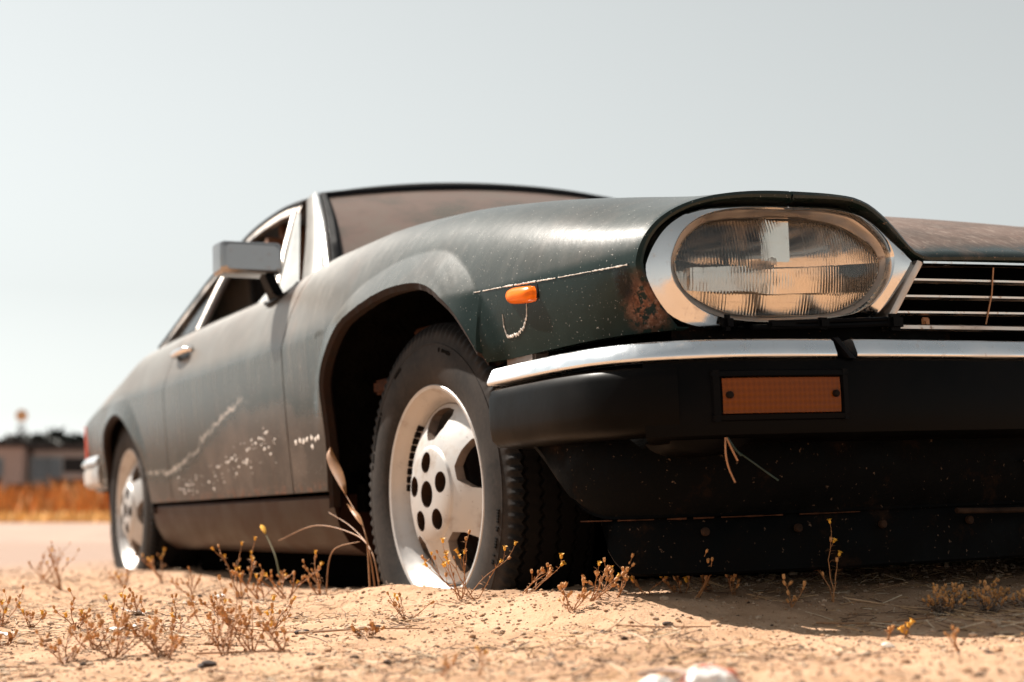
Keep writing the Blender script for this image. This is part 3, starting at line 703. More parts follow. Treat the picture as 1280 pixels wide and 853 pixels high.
# dent filler / burnt blister by the lamp
# runs of pale chips low on the door and the wing behind the wheel
spots = [(-.60, .452), (-.575, .455), (-.545, .458), (-.52, .452), (-.625, .455), (-.655, .452), (-.545, .438), (-.50, .456)]
for i, (x, z) in enumerate(spots): flake('paint_chip', x, z, .009, .007, M['chip_white'], NW, 20+i)
k = 0
for i in range(95):
    t = rnd.random(); x = lerp(-.80, -1.75, t); z = lerp(.475, .385, min(1, t*1.5))+rnd.gauss(0, .022)
    if z < .345: continue
    sz = (.0025+.006*rnd.random()**2.2)*(1-.3*t); flake('paint_chip', x, z, sz*1.5, sz*.62, M['chip_white'], ND, 60+i)

# grille
grille = empty('grille', (0, 0, 0), car)
def gnose(w, z, off=0): return (x_n(w)+off, w, z)
m = MB()
def fr(pts, r, rz=None):
    m.tube(pts, r, 8)
top = [gnose(y, .6475+.0045*(1-abs(y)/.362), .004) for y in np.linspace(-.362, .362, 21)]
bot = [gnose(y, .5455, .004) for y in np.linspace(-.434, .434, 21)]
def flatbar(pts, hz, hx, name, mat, parent):
    mm = MB(); mm.grid([[(p[0]-hx, p[1], p[2]-hz), (p[0]+hx*.6, p[1], p[2]-hz), (p[0]+hx, p[1], p[2]-hz*.6), (p[0]+hx, p[1], p[2]+hz*.6), (p[0]+hx*.6, p[1], p[2]+hz), (p[0]-hx, p[1], p[2]+hz)] for p in pts], closev=True); return mm.build(name, mat, parent, 40)
flatbar(top, .0028, .008, 'grille_top_rail', M['chrome'], grille); flatbar(bot, .0045, .008, 'grille_bottom_rail', M['chrome_dull'], grille)
for s in (-1, 1):
    mm = MB(); a = gnose(.366, .6475, .004); b = gnose(.438, .5440, .004); rows = []
    for t in np.linspace(0, 1, 8):
        p = lerp(np.array(a), np.array(b), t); rows.append([(p[0]-.03, s*(p[1]-.004), p[2]), (p[0]+.006, s*(p[1]-.005), p[2]-.001), (p[0]+.008, s*(p[1]+.001), p[2]+.001), (p[0]+.006, s*(p[1]+.006), p[2]+.003), (p[0]-.03, s*(p[1]+.008), p[2]+.003)])
    mm.grid(rows); mm.build('grille_side_rail', M['chrome_dull'], grille, 40)
for zz, wl_ in ((.6205, .381), (.5945, .399), (.5692, .417)):
    flatbar([gnose(y, zz+.0025*(1-abs(y)/.4), -.004) for y in np.linspace(-wl_, wl_, 21)], .0026, .012, 'grille_bar', M['grille_bar'], grille)
mm = MB(); mm.tube([gnose(-.222, .643, .009), gnose(-.230, .60, .010), gnose(-.245, .552, .009)], .0012, 6); mm.build('loose_wire', M['wire_brown'], grille)
mm = MB(); mm.box(gnose(-.345, .556, -.012), (.004, .016, .016), bevel=.002); mm.box(gnose(-.345, .552, -.010), (.006, .007, .012)); mm.build('grille_clip', M['wire_brown'], grille)
mm = MB(); mm.box((.80, 0, .595), (.01, .86, .13)); mm.build('grille_back', M['void_black'], grille)
for s in (-1, 1):
    pass
# bumper: plan curve (x, w) swept from the front centre round to the arch
BP = catmull([(.945, 0.), (.942, .25), (.934, .50), (.915, .69), (.893, .785), (.848, .858), (.785, .900), (.70, .915), (.60, .916), (.48, .912), (.425, .908)], 120)
def bnorm(i):
    a, b = BP[max(i-1, 0)], BP[min(i+1, len(BP)-1)]; t = b-a; t = t/np.hypot(*t); return np.array((t[1], -t[0])) if t[1] > 0 or True else None
def sweep(prof, i0, i1, s, capa=True, capb=True):
    rows = []
    for i in range(i0, i1):
        n = bnorm(i); rows.append([(BP[i][0]+n[0]*d, s*(BP[i][1]-n[1]*d*-1), z) for d, z in prof])
    return rows
NB = len(BP)
def wrap(prof, name, mat, parent, i0=0, i1=NB, ends=True, angle=40):
    rows = [[(x, y, z) for x, y, z in r] for r in sweep(prof, i0, i1, 1)]
    full = [[(x, -y, z) for x, y, z in r] for r in rows[::-1]]+rows[1 if i0 == 0 else 0:] if i0 == 0 else None
    out = []
    if full is not None:
        mm = MB(); mm.grid(full, closev=True); o = len(prof); mm.f.append(tuple(range(o))); mm.f.append(tuple(len(mm.v)-1-k for k in range(o))); out.append(mm.build(name, mat, parent, angle))
    else:
        for s in (-1, 1):
            mm = MB(); mm.grid([[(x, s*y, z) for x, y, z in r] for r in rows], closev=True); o = len(prof); mm.f.append(tuple(range(o))); mm.f.append(tuple(len(mm.v)-1-k for k in range(o))); out.append(mm.build(name, mat, parent, angle))
    return out
ic = next(i for i, p in enumerate(BP) if p[1] > .835)       # where the corner mouldings start
bumper = wrap([(-.05, .489), (-.001, .489), (.003, .484), (.004, .40), (.001, .382), (-.012, .373), (-.06, .371), (-.08, .40)], 'front_bumper', M['bumper_rubber'], car, 0, ic+6)[0]
# chrome top blades: centre blade and two wrapping corner blades, a dark joint between
cb = [(-.034, .5165), (-.016, .5185), (-.0085, .5175), (-.004, .5145), (.0050, .4965), (.0052, .4925), (.003, .4900), (-.03, .4900)]
ij = next(i for i, p in enumerate(BP) if p[1] > .575)
wrap(cb, 'chrome_blade', M['bumper_chrome'], bumper, 0, ij, angle=50)
wrap(cb, 'corner_blade', M['bumper_chrome'], bumper, ij+1, NB-1, angle=50)
for s in (-1, 1):
    mm = MB(); p = BP[ij]; rows = []
    for t in np.linspace(0, 1, 6):
        yy = p[1]-.0+.010-.018*t; z = .5195-.031*t; o_ = lerp(-.006, .0075, t)
        rows.append([(p[0]-.03, s*(yy+.005), z), (p[0]+o_, s*(yy+.005), z), (p[0]+o_+.001, s*yy, z), (p[0]+o_, s*(yy-.005), z), (p[0]-.03, s*(yy-.005), z)])
    mm.grid(rows); mm.build('blade_joint', M['rubber_trim'], bumper, 60, False)
# corner mouldings: fat rounded black ends
pr = [(-.06, .485), (-.006, .4850), (.004, .479), (.008, .466), (.008, .42), (.004, .399), (-.008, .388), (-.06, .384)]
for s in (-1, 1):
    mm = MB(); rows = []
    for i in range(ic-2, NB):
        n = bnorm(i); k = 1.
        if i > NB-6: k = math.sqrt(max(0, 1-((i-(NB-6))/5.6)**2))
        rows.append([(BP[i][0]+n[0]*(d*k-(1-k)*.02), s*(BP[i][1]+n[1]*(d*k-(1-k)*.02)), .436+(z-.436)*lerp(.88, 1, k)) for d, z in pr])
    mm.grid(rows, closev=True); o = len(pr); mm.f.append(tuple(range(o))); mm.f.append(tuple(len(mm.v)-1-q for q in range(o))); mm.build('corner_moulding', M['bumper_rubber'], bumper, 50)
    mm = MB(); x0 = BP[ic-1]; mm.box((x0[0]-.002, s*(x0[1]-.006), .482), (.012, .013, .012), bevel=.0045); mm.build('bumper_clip', M['chrome_dull'], bumper)
    # lower lobe under the corner
    mm = MB(); rows = []
    for i in range(ic-16, ic+2):
        t = (i-(ic-16))/17; d = .001; n = bnorm(i); q = .022*math.sin(PI*t)**.6
        rows.append([(BP[i][0]-.055, s*BP[i][1], .376), (BP[i][0]+n[0]*-.004, s*(BP[i][1]-.004), .377), (BP[i][0]-.008, s*(BP[i][1]-.008), .376-q*.7), (BP[i][0]-.022, s*(BP[i][1]-.01), .376-q), (BP[i][0]-.055, s*BP[i][1], .374-q)])
    mm.grid(rows, closev=True); mm.build('bumper_lobe', M['bumper_rubber'], bumper, 50)
    # indicator sunk in the bumper face
    yc, hw = .684, .0925
    def bx(w): return float(np.interp(w, [p[1] for p in BP[:ic]], [p[0] for p in BP[:ic]]))
    def bpt(w, z, o): return (bx(w)+o, s*w, z)
    ind = None
    mm = MB(); W = np.linspace(yc-hw-.012, yc+hw+.014, 9)
    lo = [[bpt(w, z, o) for w in W] for z, o in ((.399, -.002), (.402, .010), (.409, .011), (.411, .004))]; mm.grid(lo)
    mm.grid([[bpt(w, z, o) for w in W] for z, o in ((.474, -.002), (.471, .010), (.464, .011), (.462, .004))])
    for wa, sg in ((yc-hw-.012, 1), (yc+hw+.014, -1)):
        mm.grid([[bpt(wa+sg*dw, z, o) for z in np.linspace(.400, .473, 5)] for dw, o in ((0, -.002), (.002, .010), (.010, .011), (.012, .004))])
    ind = mm.build('indicator', M['black_plastic'], bumper, 30)
    mm = MB(); W = np.linspace(yc-hw+.001, yc+hw-.001, 15); mm.grid([[bpt(w, z, o+.0015*math.sin(PI*(w-yc+hw)/(2*hw))) for w in W] for z, o in ((.410, .002), (.4115, .0068), (.436, .0078), (.461, .0068), (.463, .002))]); mm.build('indicator_lens', M['amber_dirty'], ind, 50)
    for w in (yc-hw+.010, yc+hw-.010):
        mm = MB(); mm.lathe([(0, -.004), (.004, -.004), (.0052, -.002), (.0052, .004)], 14, Matrix.Translation(bpt(w, .4375, .0095)) @ Matrix.Rotation(R(90), 4, 'Z')); mm.build('lens_screw', M['bolt_dark'], ind)
# valance and air dam below the bumper
VP = catmull([(.865, 0.), (.860, .30), (.845, .55), (.815, .70), (.76, .80), (.66, .855), (.53, .872), (.46, .874)], 80)
def low_edge(w, x): return .285
rows = []
for i, p in enumerate(VP):
    t = max(0, (.70-p[0])/.24); zb = .268+.0*t; zb = lerp(.268, .40, sstep(t)**1.2)
    rows.append([(p[0]-.030, p[1]-.02, .44), (p[0]-.012, p[1]-.008, .40), (p[0], p[1], .345 if zb < .34 else zb+.01), (p[0]-.004, p[1]-.004, max(zb, .30)), (p[0]-.016, p[1]-.012, zb+.004), (p[0]-.014, p[1]-.010, zb), (p[0]-.05, p[1]-.05, zb+.002)])
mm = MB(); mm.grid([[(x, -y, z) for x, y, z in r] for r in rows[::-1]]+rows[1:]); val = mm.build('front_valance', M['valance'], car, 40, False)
mm = MB(); R2 = []
for i, p in enumerate(VP):
    if p[0] < .665: break
    t = max(0, (.735-p[0])/.06); zb = lerp(.183, .262, 1-math.sqrt(max(0,1-min(1,t)**2))); R2.append([(p[0]-.020, p[1]-.018, .270), (p[0]-.012, p[1]-.010, .258 if zb < .25 else zb+.006), (p[0]-.004, p[1]-.004, lerp(.258, zb, .6)), (p[0]-.002, p[1]-.002, zb+.004), (p[0]-.005, p[1]-.005, zb), (p[0]-.012, p[1]-.012, zb+.002)])
mm.grid([[(x, -y, z) for x, y, z in r] for r in R2[::-1]]+R2[1:]); mm.build('air_dam', M['valance'], val, 40, False)
for k in range(4):
    mm = MB(); mm.box((.872, -.10+.005*k, .335-.011*k), (.012, .17-.01*k, .0035), bevel=.001); mm.box((.872, .10-.005*k, .335-.011*k), (.012, .17-.01*k, .0035), bevel=.001); mm.build('intake_slat', M['bracket'], val)
mm = MB(); mm.tube([(.868, y, .262+.004*math.sin(y*9)) for y in np.linspace(-.33, .33, 24)], .0045, 8); mm.build('valance_flange', M['dusty_brown'], val, 60)
rnd = random.Random(12)
for s in (-1, 1):      # dusty lip where the air dam is screwed to the valance
    seg = [p for p in VP if .50 < p[1] < .862]; k0 = 0
    while k0 < len(seg)-3:
        k1 = min(len(seg), k0+rnd.randint(4, 9)); pts = [(p[0]-.0112, s*(p[1]-.008), .2660) for p in seg[k0:k1]]; mm = MB(); mm.tube(pts, [rnd.uniform(.0006, .0017) for _ in pts], 6); mm.build('dusty_lip', M['dusty_lip'], val, 60); k0 = k1+rnd.randint(0, 2)
    for w_ in (.30, .45, .60, .74):
        q_ = min(VP, key=lambda p: abs(p[1]-w_)); mm = MB(); mm.lathe([(0, -.003), (.005, -.003), (.0065, -.001), (.0065, .004)], 12, Matrix.Translation((q_[0]-.004, s*q_[1], .246)) @ Matrix.Rotation(R(90), 4, 'Z')); mm.build('fixing_screw', M['dusty_brown'], val)
mm = MB(); mm.box((.70, 0, .335), (.02, 1.36, .25)); mm.box((.56, 0, .25), (.26, 1.1, .05)); mm.build('radiator_shroud', M['void_black'], car)
# loose wires hanging from the bumper
wires = empty('loose_wiring', (0, 0, 0), car)
for pts, mt in (([(.90, -.772, .378), (.905, -.776, .355), (.905, -.772, .335), (.907, -.764, .315)], 'wire_brown'), ([(.90, -.770, .378), (.907, -.766, .360), (.91, -.760, .345)], 'wire_brown'), ([(.90, -.768, .378), (.905, -.760, .362), (.908, -.752, .352)], 'wire_green'), ([(.87, -.74, .365), (.89, -.70, .33), (.90, -.685, .316)], 'wire_green')):
    mm = MB(); mm.tube([tuple(p) for p in catmull(pts, 14)], .0014, 6); mm.build('wire', M[mt], wires, 60)

# ---------------------------------------------------------------- wheels
RR = .2085
def tyre_mesh():
    m = MB(); n = 392; P = []
    # profile (r, h) h = 0 wheel centre plane, + outward; sidewall to tread to inner sidewall
    side = [(.196, .078), (.203, .086), (.212, .0915), (.226, .0965), (.245, .1000), (.262, .1000), (.277, .0975), (.284, .0960), (.2845, .0967), (.2875, .0962), (.288, .0948), (.298, .0915)]
    edges = [.088, .072, .066, .040, .034, .010, .004, -.004, -.010, -.034, -.040, -.066, -.072, -.088]
    for k in range(n):
        t = 2*PI*k/n; ph = (k % 4); tri = (0, .5, 1, .5)[ph]; row = []
        for r, h in side: row.append((r, h))
        lug = 1 if (k % 4) < 2 else 0
        row.append((.306-.002*(1-lug), .0905-.0015*(1-lug))); row.append((.316-.004*(1-lug), .088-.003*(1-lug)))
        grooves = [(.072, .066), (.040, .034), (.003, -.003), (-.034, -.040), (-.066, -.072)]
        row.append((.3235-.005*(1-lug), .081-.002*(1-lug)))
        for a, b in grooves:
            zg = .0075*(tri-.5); cr_ = lambda h: .3305-.9*h*h
            row += [(cr_(a), a+zg+.0015), (cr_(a)-.0075, a+zg), (cr_(b)-.0075, b+zg), (cr_(b), b+zg-.0015)]
        row += [(.3235, -.081), (.316, -.088), (.298, -.0915), (.262, -.1), (.226, -.0965), (.203, -.086), (.196, -.078)]
        P.append([(r*math.cos(t), h*.95, r*math.sin(t)) for r, h in row])
    m.grid(P, closeu=True); return m
def wheel_meshes():
    # rim barrel and lip
    rim = MB(); rim.lathe([(.198, -.085), (.190, -.08), (.182, -.06), (.176, -.02), (.171, .0), (.168, .02), (.171, .036), (.176, .055), (.183, .066), (.190, .073), (.196, .078), (.2005, .085), (.2065, .0865), (.2085, .0845), (.2085, .081), (.206, .078), (.196, .072)], 96)
    # domed disc face (cut by booleans below)
    disc = MB(); prof = [(.0001, .100), (.030, .1005), (.060, .0995), (.082, .0960), (.088, .0935), (.0915, .0890), (.098, .0870), (.118, .0800), (.140, .0690), (.160, .0570), (.1725, .0480), (.1725, .030), (.150, .042), (.118, .062), (.088, .072), (.0001, .074)]
    disc.lathe(prof, 120)
    return rim, disc
rimM, discM = wheel_meshes()
proto_disc = discM.build('wheel_face', M['alloy'], None, 30)
bm = bmesh.new(); bm.from_mesh(proto_disc.data); bmesh.ops.recalc_face_normals(bm, faces=bm.faces); bm.to_mesh(proto_disc.data); bm.free()
cutm = MB()
def prism(m, pts, h0, h1):
    n = len(pts); m.add([(x, h0, z) for x, z in pts]+[(x, h1, z) for x, z in pts], [tuple(range(n)), tuple(range(2*n-1, n-1, -1))]+[(i, n+i, n+(i+1) % n, (i+1) % n) for i in range(n)])
for k in range(5):
    a = 2*PI*k/5+R(90)
    def pt(r, d, a=a): return (r*math.cos(a+d), r*math.sin(a+d))
    base_ = [pt(.1035, -.13), pt(.1035, .13), pt(.128, .29), pt(.154, .33), pt(.1625, .29), pt(.1645, .14), pt(.165, 0), pt(.1645, -.14), pt(.1625, -.29), pt(.154, -.33), pt(.128, -.29)]
    prism(cutm, base_, -.05, .13)
    b = a; c = (.0603*math.cos(b), .0603*math.sin(b)); prism(cutm, [(c[0]+.0200*math.cos(t), c[1]+.0200*math.sin(t)) for t in np.linspace(0, 2*PI, 28, endpoint=False)], .050, .13)
prism(cutm, [(.0255*math.cos(t), .0255*math.sin(t)) for t in np.linspace(0, 2*PI, 28, endpoint=False)], .050, .13)
cutter = cutm.build('cutter', M['alloy'], None)
bo = proto_disc.modifiers.new('b', 'BOOLEAN'); bo.operation = 'DIFFERENCE'; bo.object = cutter; bo.solver = 'EXACT'
dg = bpy.context.evaluated_depsgraph_get(); dg.update(); disc_me = bpy.data.meshes.new_from_object(proto_disc.evaluated_get(dg))
bpy.data.objects.remove(proto_disc); bpy.data.objects.remove(cutter)
simple('alloy_dirt', (.045, .024, .014), .8, scale=50, spec=.1); simple('alloy_window', (.16, .12, .095), .6, scale=40, spec=.2)
disc_me.materials.clear(); disc_me.materials.append(M['alloy']); disc_me.materials.append(M['alloy_dirt']); disc_me.materials.append(M['alloy_window'])
for pg in disc_me.polygons:
    rr_ = math.hypot(pg.center.x, pg.center.z)
    if pg.center.y < .0735 and abs(pg.normal.y) > .3 and pg.normal.y < 0: pg.material_index = 1
    elif abs(pg.normal.y) < .25 and rr_ < .083: pg.material_index = 1
    elif abs(pg.normal.y) < .25 and rr_ > .10: pg.material_index = 2
    else: pg.material_index = 0
disc_me.polygons.foreach_set('use_smooth', [True]*len(disc_me.polygons)); disc_me.set_sharp_from_angle(angle=R(28)); disc_me.name = 'wheel_face'
rim_o = rimM.build('rim', M['alloy'], None, 40); tyre_o = tyre_mesh().build('tyre', M['tyre'], None, 32)
nutm = MB(); nutm.lathe([(.0001, .084), (.007, .084), (.0105, .080), (.011, .055)], 6); nut_o = nutm.build('wheel_nut', M['bolt_dark'], None)
hubm = MB(); hubm.lathe([(.0001, .060), (.018, .060), (.022, .066), (.086, .067), (.088, .05)], 24); hub_o = hubm.build('hub_bore', M['bolt_dark'], None)
drm = MB(); drm.lathe([(.0001, -.005), (.13, -.005), (.145, -.02), (.145, -.06)], 48); dr_o = drm.build('brake_disc', M['rusty_lip'], None)
wm = MB()
for k in range(9):
    a = R(8+k*5.4); wm.box((.1765*math.cos(a), .050, .1765*math.sin(a)), (.006, .022, .0135), Matrix.Rotation(-a, 3, 'Y'), bevel=.0012)
wt_o = wm.build('balance_weights', M['bolt_dark'], None)
# raised maker's marks on the sidewall, too worn to read
tm = MB(); rnd = random.Random(4)
for a0, n_ in ((15, 26), (60, 8), (105, 10), (190, 20), (290, 24)):
    for k in range(n_):
        if rnd.random() < .18: continue
        a = R(a0+k*1.05); r_ = .276; tm.box((r_*math.cos(a), .0935, r_*math.sin(a)), (.0075*rnd.uniform(.6, 1), .0026, .0032), Matrix.Rotation(-a, 3, 'Y'))
tl_o = tm.build('sidewall_marks', M['chip_dark'], None)
protos = dict(tyre=tyre_o, rim=rim_o, wheel_nut=nut_o, hub_bore=hub_o, brake_disc=dr_o, balance_weights=wt_o, sidewall_marks=tl_o)
for o in protos.values(): col.objects.unlink(o)
def wheel(x, s, steer=0, roll=0):
    w = bpy.data.objects.new('wheel', disc_me); link(w, car)
    w.location = (x, s*.744, .32); w.rotation_euler = (0, roll, R(steer)+(PI if s < 0 else 0))
    for nme in ('tyre', 'rim', 'hub_bore', 'brake_disc', 'balance_weights', 'sidewall_marks'):
        o = link(bpy.data.objects.new(nme, protos[nme].data), w)
        if nme == 'sidewall_marks': o['kind'] = 'stuff'
    for k in range(5):
        b = 2*PI*k/5+R(90); o = link(bpy.data.objects.new('wheel_nut', nut_o.data), w); o.location = (.0603*math.cos(b), -.002, .0603*math.sin(b))
# local +y is outward, so the near wheels are turned half round
wheel(0, -1, 2, R(3)); wheel(-2.591, -1, 0, R(50)); wheel(0, 1, 2, R(5)); wheel(-2.591, 1, 0, R(0))

# ---------------------------------------------------------------- door mirror, handle, rear end
for s in (-1, 1):
    def L(a): return (a[0], s*a[1], a[2])
    # chrome shell: front face tapering to the glass side
    m = MB(); rows = []
    def rrect(x, w0, w1, z0, z1, r, n=6):
        out = []
        for cx, cz, a in ((w1-r, z1-r, 0), (w0+r, z1-r, 90), (w0+r, z0+r, 180), (w1-r, z0+r, 270)):
            for k in range(n): t = R(a+90*k/(n-1)); out.append((x, cx+r*math.cos(t), cz+r*math.sin(t)))
        return out
    for dx, sh, r in ((.046, .016, .010), (.043, .008, .012), (.036, .003, .013), (.015, .0005, .013), (-.012, 0, .012), (-.020, .0, .012), (-.021, .006, .010)):
        x = -.925+dx; rows.append([L((x-(w-.84)*.06, w, z+(w-.93)*.02)) for x, w, z in rrect(x, .826+sh, .984-sh, .874+sh*.7, .956-sh*.6, r)])
    m.grid(rows, closev=True); n = len(rows[0]); m.f.append(tuple(range(n))); mir = None
    mir = m.build('door_mirror', M['mirror_shell'], car, 14)
    m = MB(); m.add([(q[0]-.001, q[1], q[2]) for q in rows[-1]], [tuple(range(n))]); m.build('mirror_glass', M['chrome_clean'], mir)
    m = MB(); m.grid([[L((x, w, z)) for x, w, z in r] for r in ([(-.895, .848, .878), (-.935, .848, .878), (-.935, .873, .876), (-.895, .873, .876)], [(-.895, .825, .832), (-.945, .825, .832), (-.945, .85, .828), (-.895, .85, .828)], [(-.87, .795, .835), (-.97, .795, .835), (-.97, .835, .812), (-.87, .835, .812)])], closev=True); m.build('mirror_stalk', M['black_plastic'], mir, 30)
    m = MB(); m.tube([L(p) for p in catmull([(-.845, .800, .850), (-.86, .823, .826), (-.90, .838, .816), (-.95, .842, .812), (-1.0, .836, .818)], 12)], .006, 8); m.build('mirror_gasket', M['rubber_trim'], mir, 60)
    # pull handle
    hd = None; m = MB(); zz = .768
    def sd(x, z, o):
        P = section(x); i = next(k for k in range(len(P)-1) if P[k+1][1] > z); t = (z-P[i][1])/(P[i+1][1]-P[i][1]); return (x, s*(lerp(P[i][0], P[i+1][0], t)+o), z)
    m.tube([sd(x, zz+.006*math.sin((x+1.66)*8), o) for x, o in ((-1.62, .004), (-1.635, .020), (-1.68, .026), (-1.73, .026), (-1.765, .02), (-1.78, .004))], [.008, .010, .011, .011, .010, .008], 10); hd = m.build('door_handle', M['chrome'], car, 60)
    m = MB(); m.grid([[sd(x, z, .0015) for x in np.linspace(-1.76, -1.64, 8)] for z in (zz-.022, zz+.014)]); m.build('handle_recess', M['black_plastic'], hd, 60, False)
    # rear lamp and bumper
    m = MB(); rows = []
    for z in np.linspace(.52, .66, 6): rows.append([(x, s*(w_c(x)-.004-(.66-z)*.02+o), z) for x, o in ((-3.50, .0), (-3.52, .010), (-3.60, .012), (-3.70, .008), (-3.74, -.01))])
    m.grid(rows); m.build('tail_lamp', M['red_lamp'], car, 40, False)
    RB = catmull([(-3.0, .845), (-3.2, .838), (-3.40, .815), (-3.58, .77), (-3.74, .66), (-3.86, .50), (-3.88, .0)], 60)
    for nm, pf, mt in (('rear_bumper_blade', [(-.03, .530), (.004, .524), (.016, .508), (.016, .498), (0, .492), (-.03, .492)], 'bumper_chrome'), ('rear_bumper', [(-.05, .490), (.004, .490), (.010, .47), (.006, .425), (-.01, .412), (-.05, .412)], 'chrome_dull')):
        mm = MB(); rows = []
        for i in range(60):
            a, b = RB[max(i-1, 0)], RB[min(i+1, 59)]; t = b-a; t = t/np.hypot(*t); nn = np.array((t[1], -t[0]))
            if nn[1] < 0 and i < 30: nn = -nn
            if i >= 30 and nn[0] > 0: nn = -nn
            rows.append([(RB[i][0]+nn[0]*d, s*(RB[i][1]+nn[1]*d), z) for d, z in pf])
        mm.grid(rows, closev=True); mm.f.append(tuple(range(len(pf)))); mm.build(nm, M[mt], car, 40)
#@@NEXT
# ================================================================= GROUND COVER AND SMALL THINGS
def icos(sub):
    bm = bmesh.new(); bmesh.ops.create_icosphere(bm, subdivisions=sub, radius=1); bm.verts.index_update()
    v = np.array([q.co[:] for q in bm.verts]); f = [tuple(x.index for x in q.verts) for q in bm.faces]; bm.free(); return v, np.array(f)
def big_mesh(name, V, Fc, mats, mi=None, smooth=True):
    me = bpy.data.meshes.new(name); V = np.asarray(V, float).reshape(-1, 3); Fc = np.asarray(Fc); k = Fc.shape[1]
    me.vertices.add(len(V)); me.vertices.foreach_set('co', V.ravel()); me.loops.add(Fc.size); me.loops.foreach_set('vertex_index', Fc.ravel().astype(np.int32))
    me.polygons.add(len(Fc)); me.polygons.foreach_set('loop_start', np.arange(0, Fc.size, k, dtype=np.int32)); me.polygons.foreach_set('loop_total', np.full(len(Fc), k, np.int32))
    for m_ in mats: me.materials.append(m_)
    if mi is not None: me.polygons.foreach_set('material_index', np.asarray(mi, np.int32))
    me.polygons.foreach_set('use_smooth', [smooth]*len(Fc)); me.update(calc_edges=True)
    return link(bpy.data.objects.new(name, me))
rs = np.random.RandomState(5)
CAMXY = np.array((2.697, -2.0)); FW = np.array((-math.cos(YAW), math.sin(YAW))); RW = np.array((math.sin(YAW), math.cos(YAW)))
def near_points(n, d0, d1, spread=.42, p=1.0):
    """random ground points over the sand before and beside the car, thicker close by"""
    d = d0*(d1/d0)**(rs.rand(n)**p); l = (rs.rand(n)*2-1)*spread*d; xy = CAMXY+d[:, None]*FW+l[:, None]*RW; return xy, d
simple('grit_pale', (.42, .30, .21), .9, scale=300, spec=.2); simple('grit_dark', (.05, .03, .02), .9, scale=300, spec=.2); simple('grit_mid', (.32, .19, .11), .9, scale=300, spec=.2)
simple('stone_dark', (.045, .032, .027), .85, scale=90, bumps=.5, spec=.2); simple('stone_pale', (.62, .52, .43), .85, scale=90, bumps=.4, spec=.2)
v0, f0 = icos(1)
n = 42000; xy, d = near_points(n, 1.25, 6.0, .40, .9); sz = np.exp(rs.randn(n)*.55)*.0012*(d/1.6)**.45; sz = np.clip(sz*np.where(rs.rand(n) < .015, 2.2, .85), .0004, .007)
jit = 1+.35*(rs.rand(n, len(v0), 1)-.5); V = v0[None]*jit*sz[:, None, None]*np.array((1.2, 1., .65))
ang = rs.rand(n)*6.28; c_, s_ = np.cos(ang), np.sin(ang); V = np.stack([V[..., 0]*c_[:, None]-V[..., 1]*s_[:, None], V[..., 0]*s_[:, None]+V[..., 1]*c_[:, None], V[..., 2]], -1)
V[..., 0] += xy[:, 0, None]; V[..., 1] += xy[:, 1, None]; V[..., 2] += (gz(xy[:, 0], xy[:, 1])+sz*.25)[:, None]
Fc = (f0[None]+np.arange(n)[:, None, None]*len(v0)).reshape(-1, 3); pick = rs.choice(3, n, p=[.56, .06, .38])
tag(big_mesh('grit', V, Fc, [M['grit_pale'], M['grit_dark'], M['grit_mid']], np.repeat(pick, len(f0)), False), 'coarse grit and crumbs of sand scattered over the ground', 'grit', kind='stuff')
# straw litter
simple('straw', (.42, .26, .13), .8, scale=200); simple('straw_dark', (.12, .065, .035), .85, scale=200); simple('straw_pale', (.60, .47, .33), .8, scale=200)
n = 9000; xy, d = near_points(n, 1.5, 5.0, .40, .8)
clump = vnoise(xy[:, 0]*2.6, xy[:, 1]*2.6, 21)+.6*vnoise(xy[:, 0]*7, xy[:, 1]*7, 22); frontband = np.exp(-((xy[:, 0]-.85)/.35)**2)*np.exp(-((xy[:, 1]+.35)/.45)**2)
keep = clump+frontband*.7+.25*np.exp(-((xy[:, 1]+1.15)/.25)**2) > .10+.2*rs.rand(n); xy = xy[keep]; n = len(xy)
ln = rs.uniform(.008, .045, n)*(1+1.2*(rs.rand(n) < .08)); a = rs.rand(n)*6.28; tl = rs.uniform(-.12, .3, n); w = rs.uniform(.0004, .0012, n)
dx = np.stack([np.cos(a)*np.cos(tl), np.sin(a)*np.cos(tl), np.sin(tl)], -1); sx = np.stack([-np.sin(a), np.cos(a), np.zeros(n)], -1); b = np.stack([xy[:, 0], xy[:, 1], gz(xy[:, 0], xy[:, 1])+.0015], -1)
mid = b+dx*ln[:, None]*.5+sx*(ln*rs.uniform(-.15, .15, n))[:, None]; e = b+dx*ln[:, None]; up = np.array((0, 0, 1.))
V = np.stack([p+o for p in (b, mid, e) for o in (sx*w[:, None], up*w[:, None], -sx*w[:, None])], 1)
Fl = np.array([(0, 1, 4, 3), (1, 2, 5, 4), (2, 0, 3, 5), (3, 4, 7, 6), (4, 5, 8, 7), (5, 3, 6, 8)]); Fc = (Fl[None]+np.arange(n)[:, None, None]*9).reshape(-1, 4)
tag(big_mesh('straw_litter', V, Fc, [M['straw'], M['straw_dark'], M['straw_pale']], np.repeat(rs.choice(3, n, p=[.4, .42, .18]), 6)), 'dry straw and plant crumbs littering the sand', 'straw', kind='stuff')
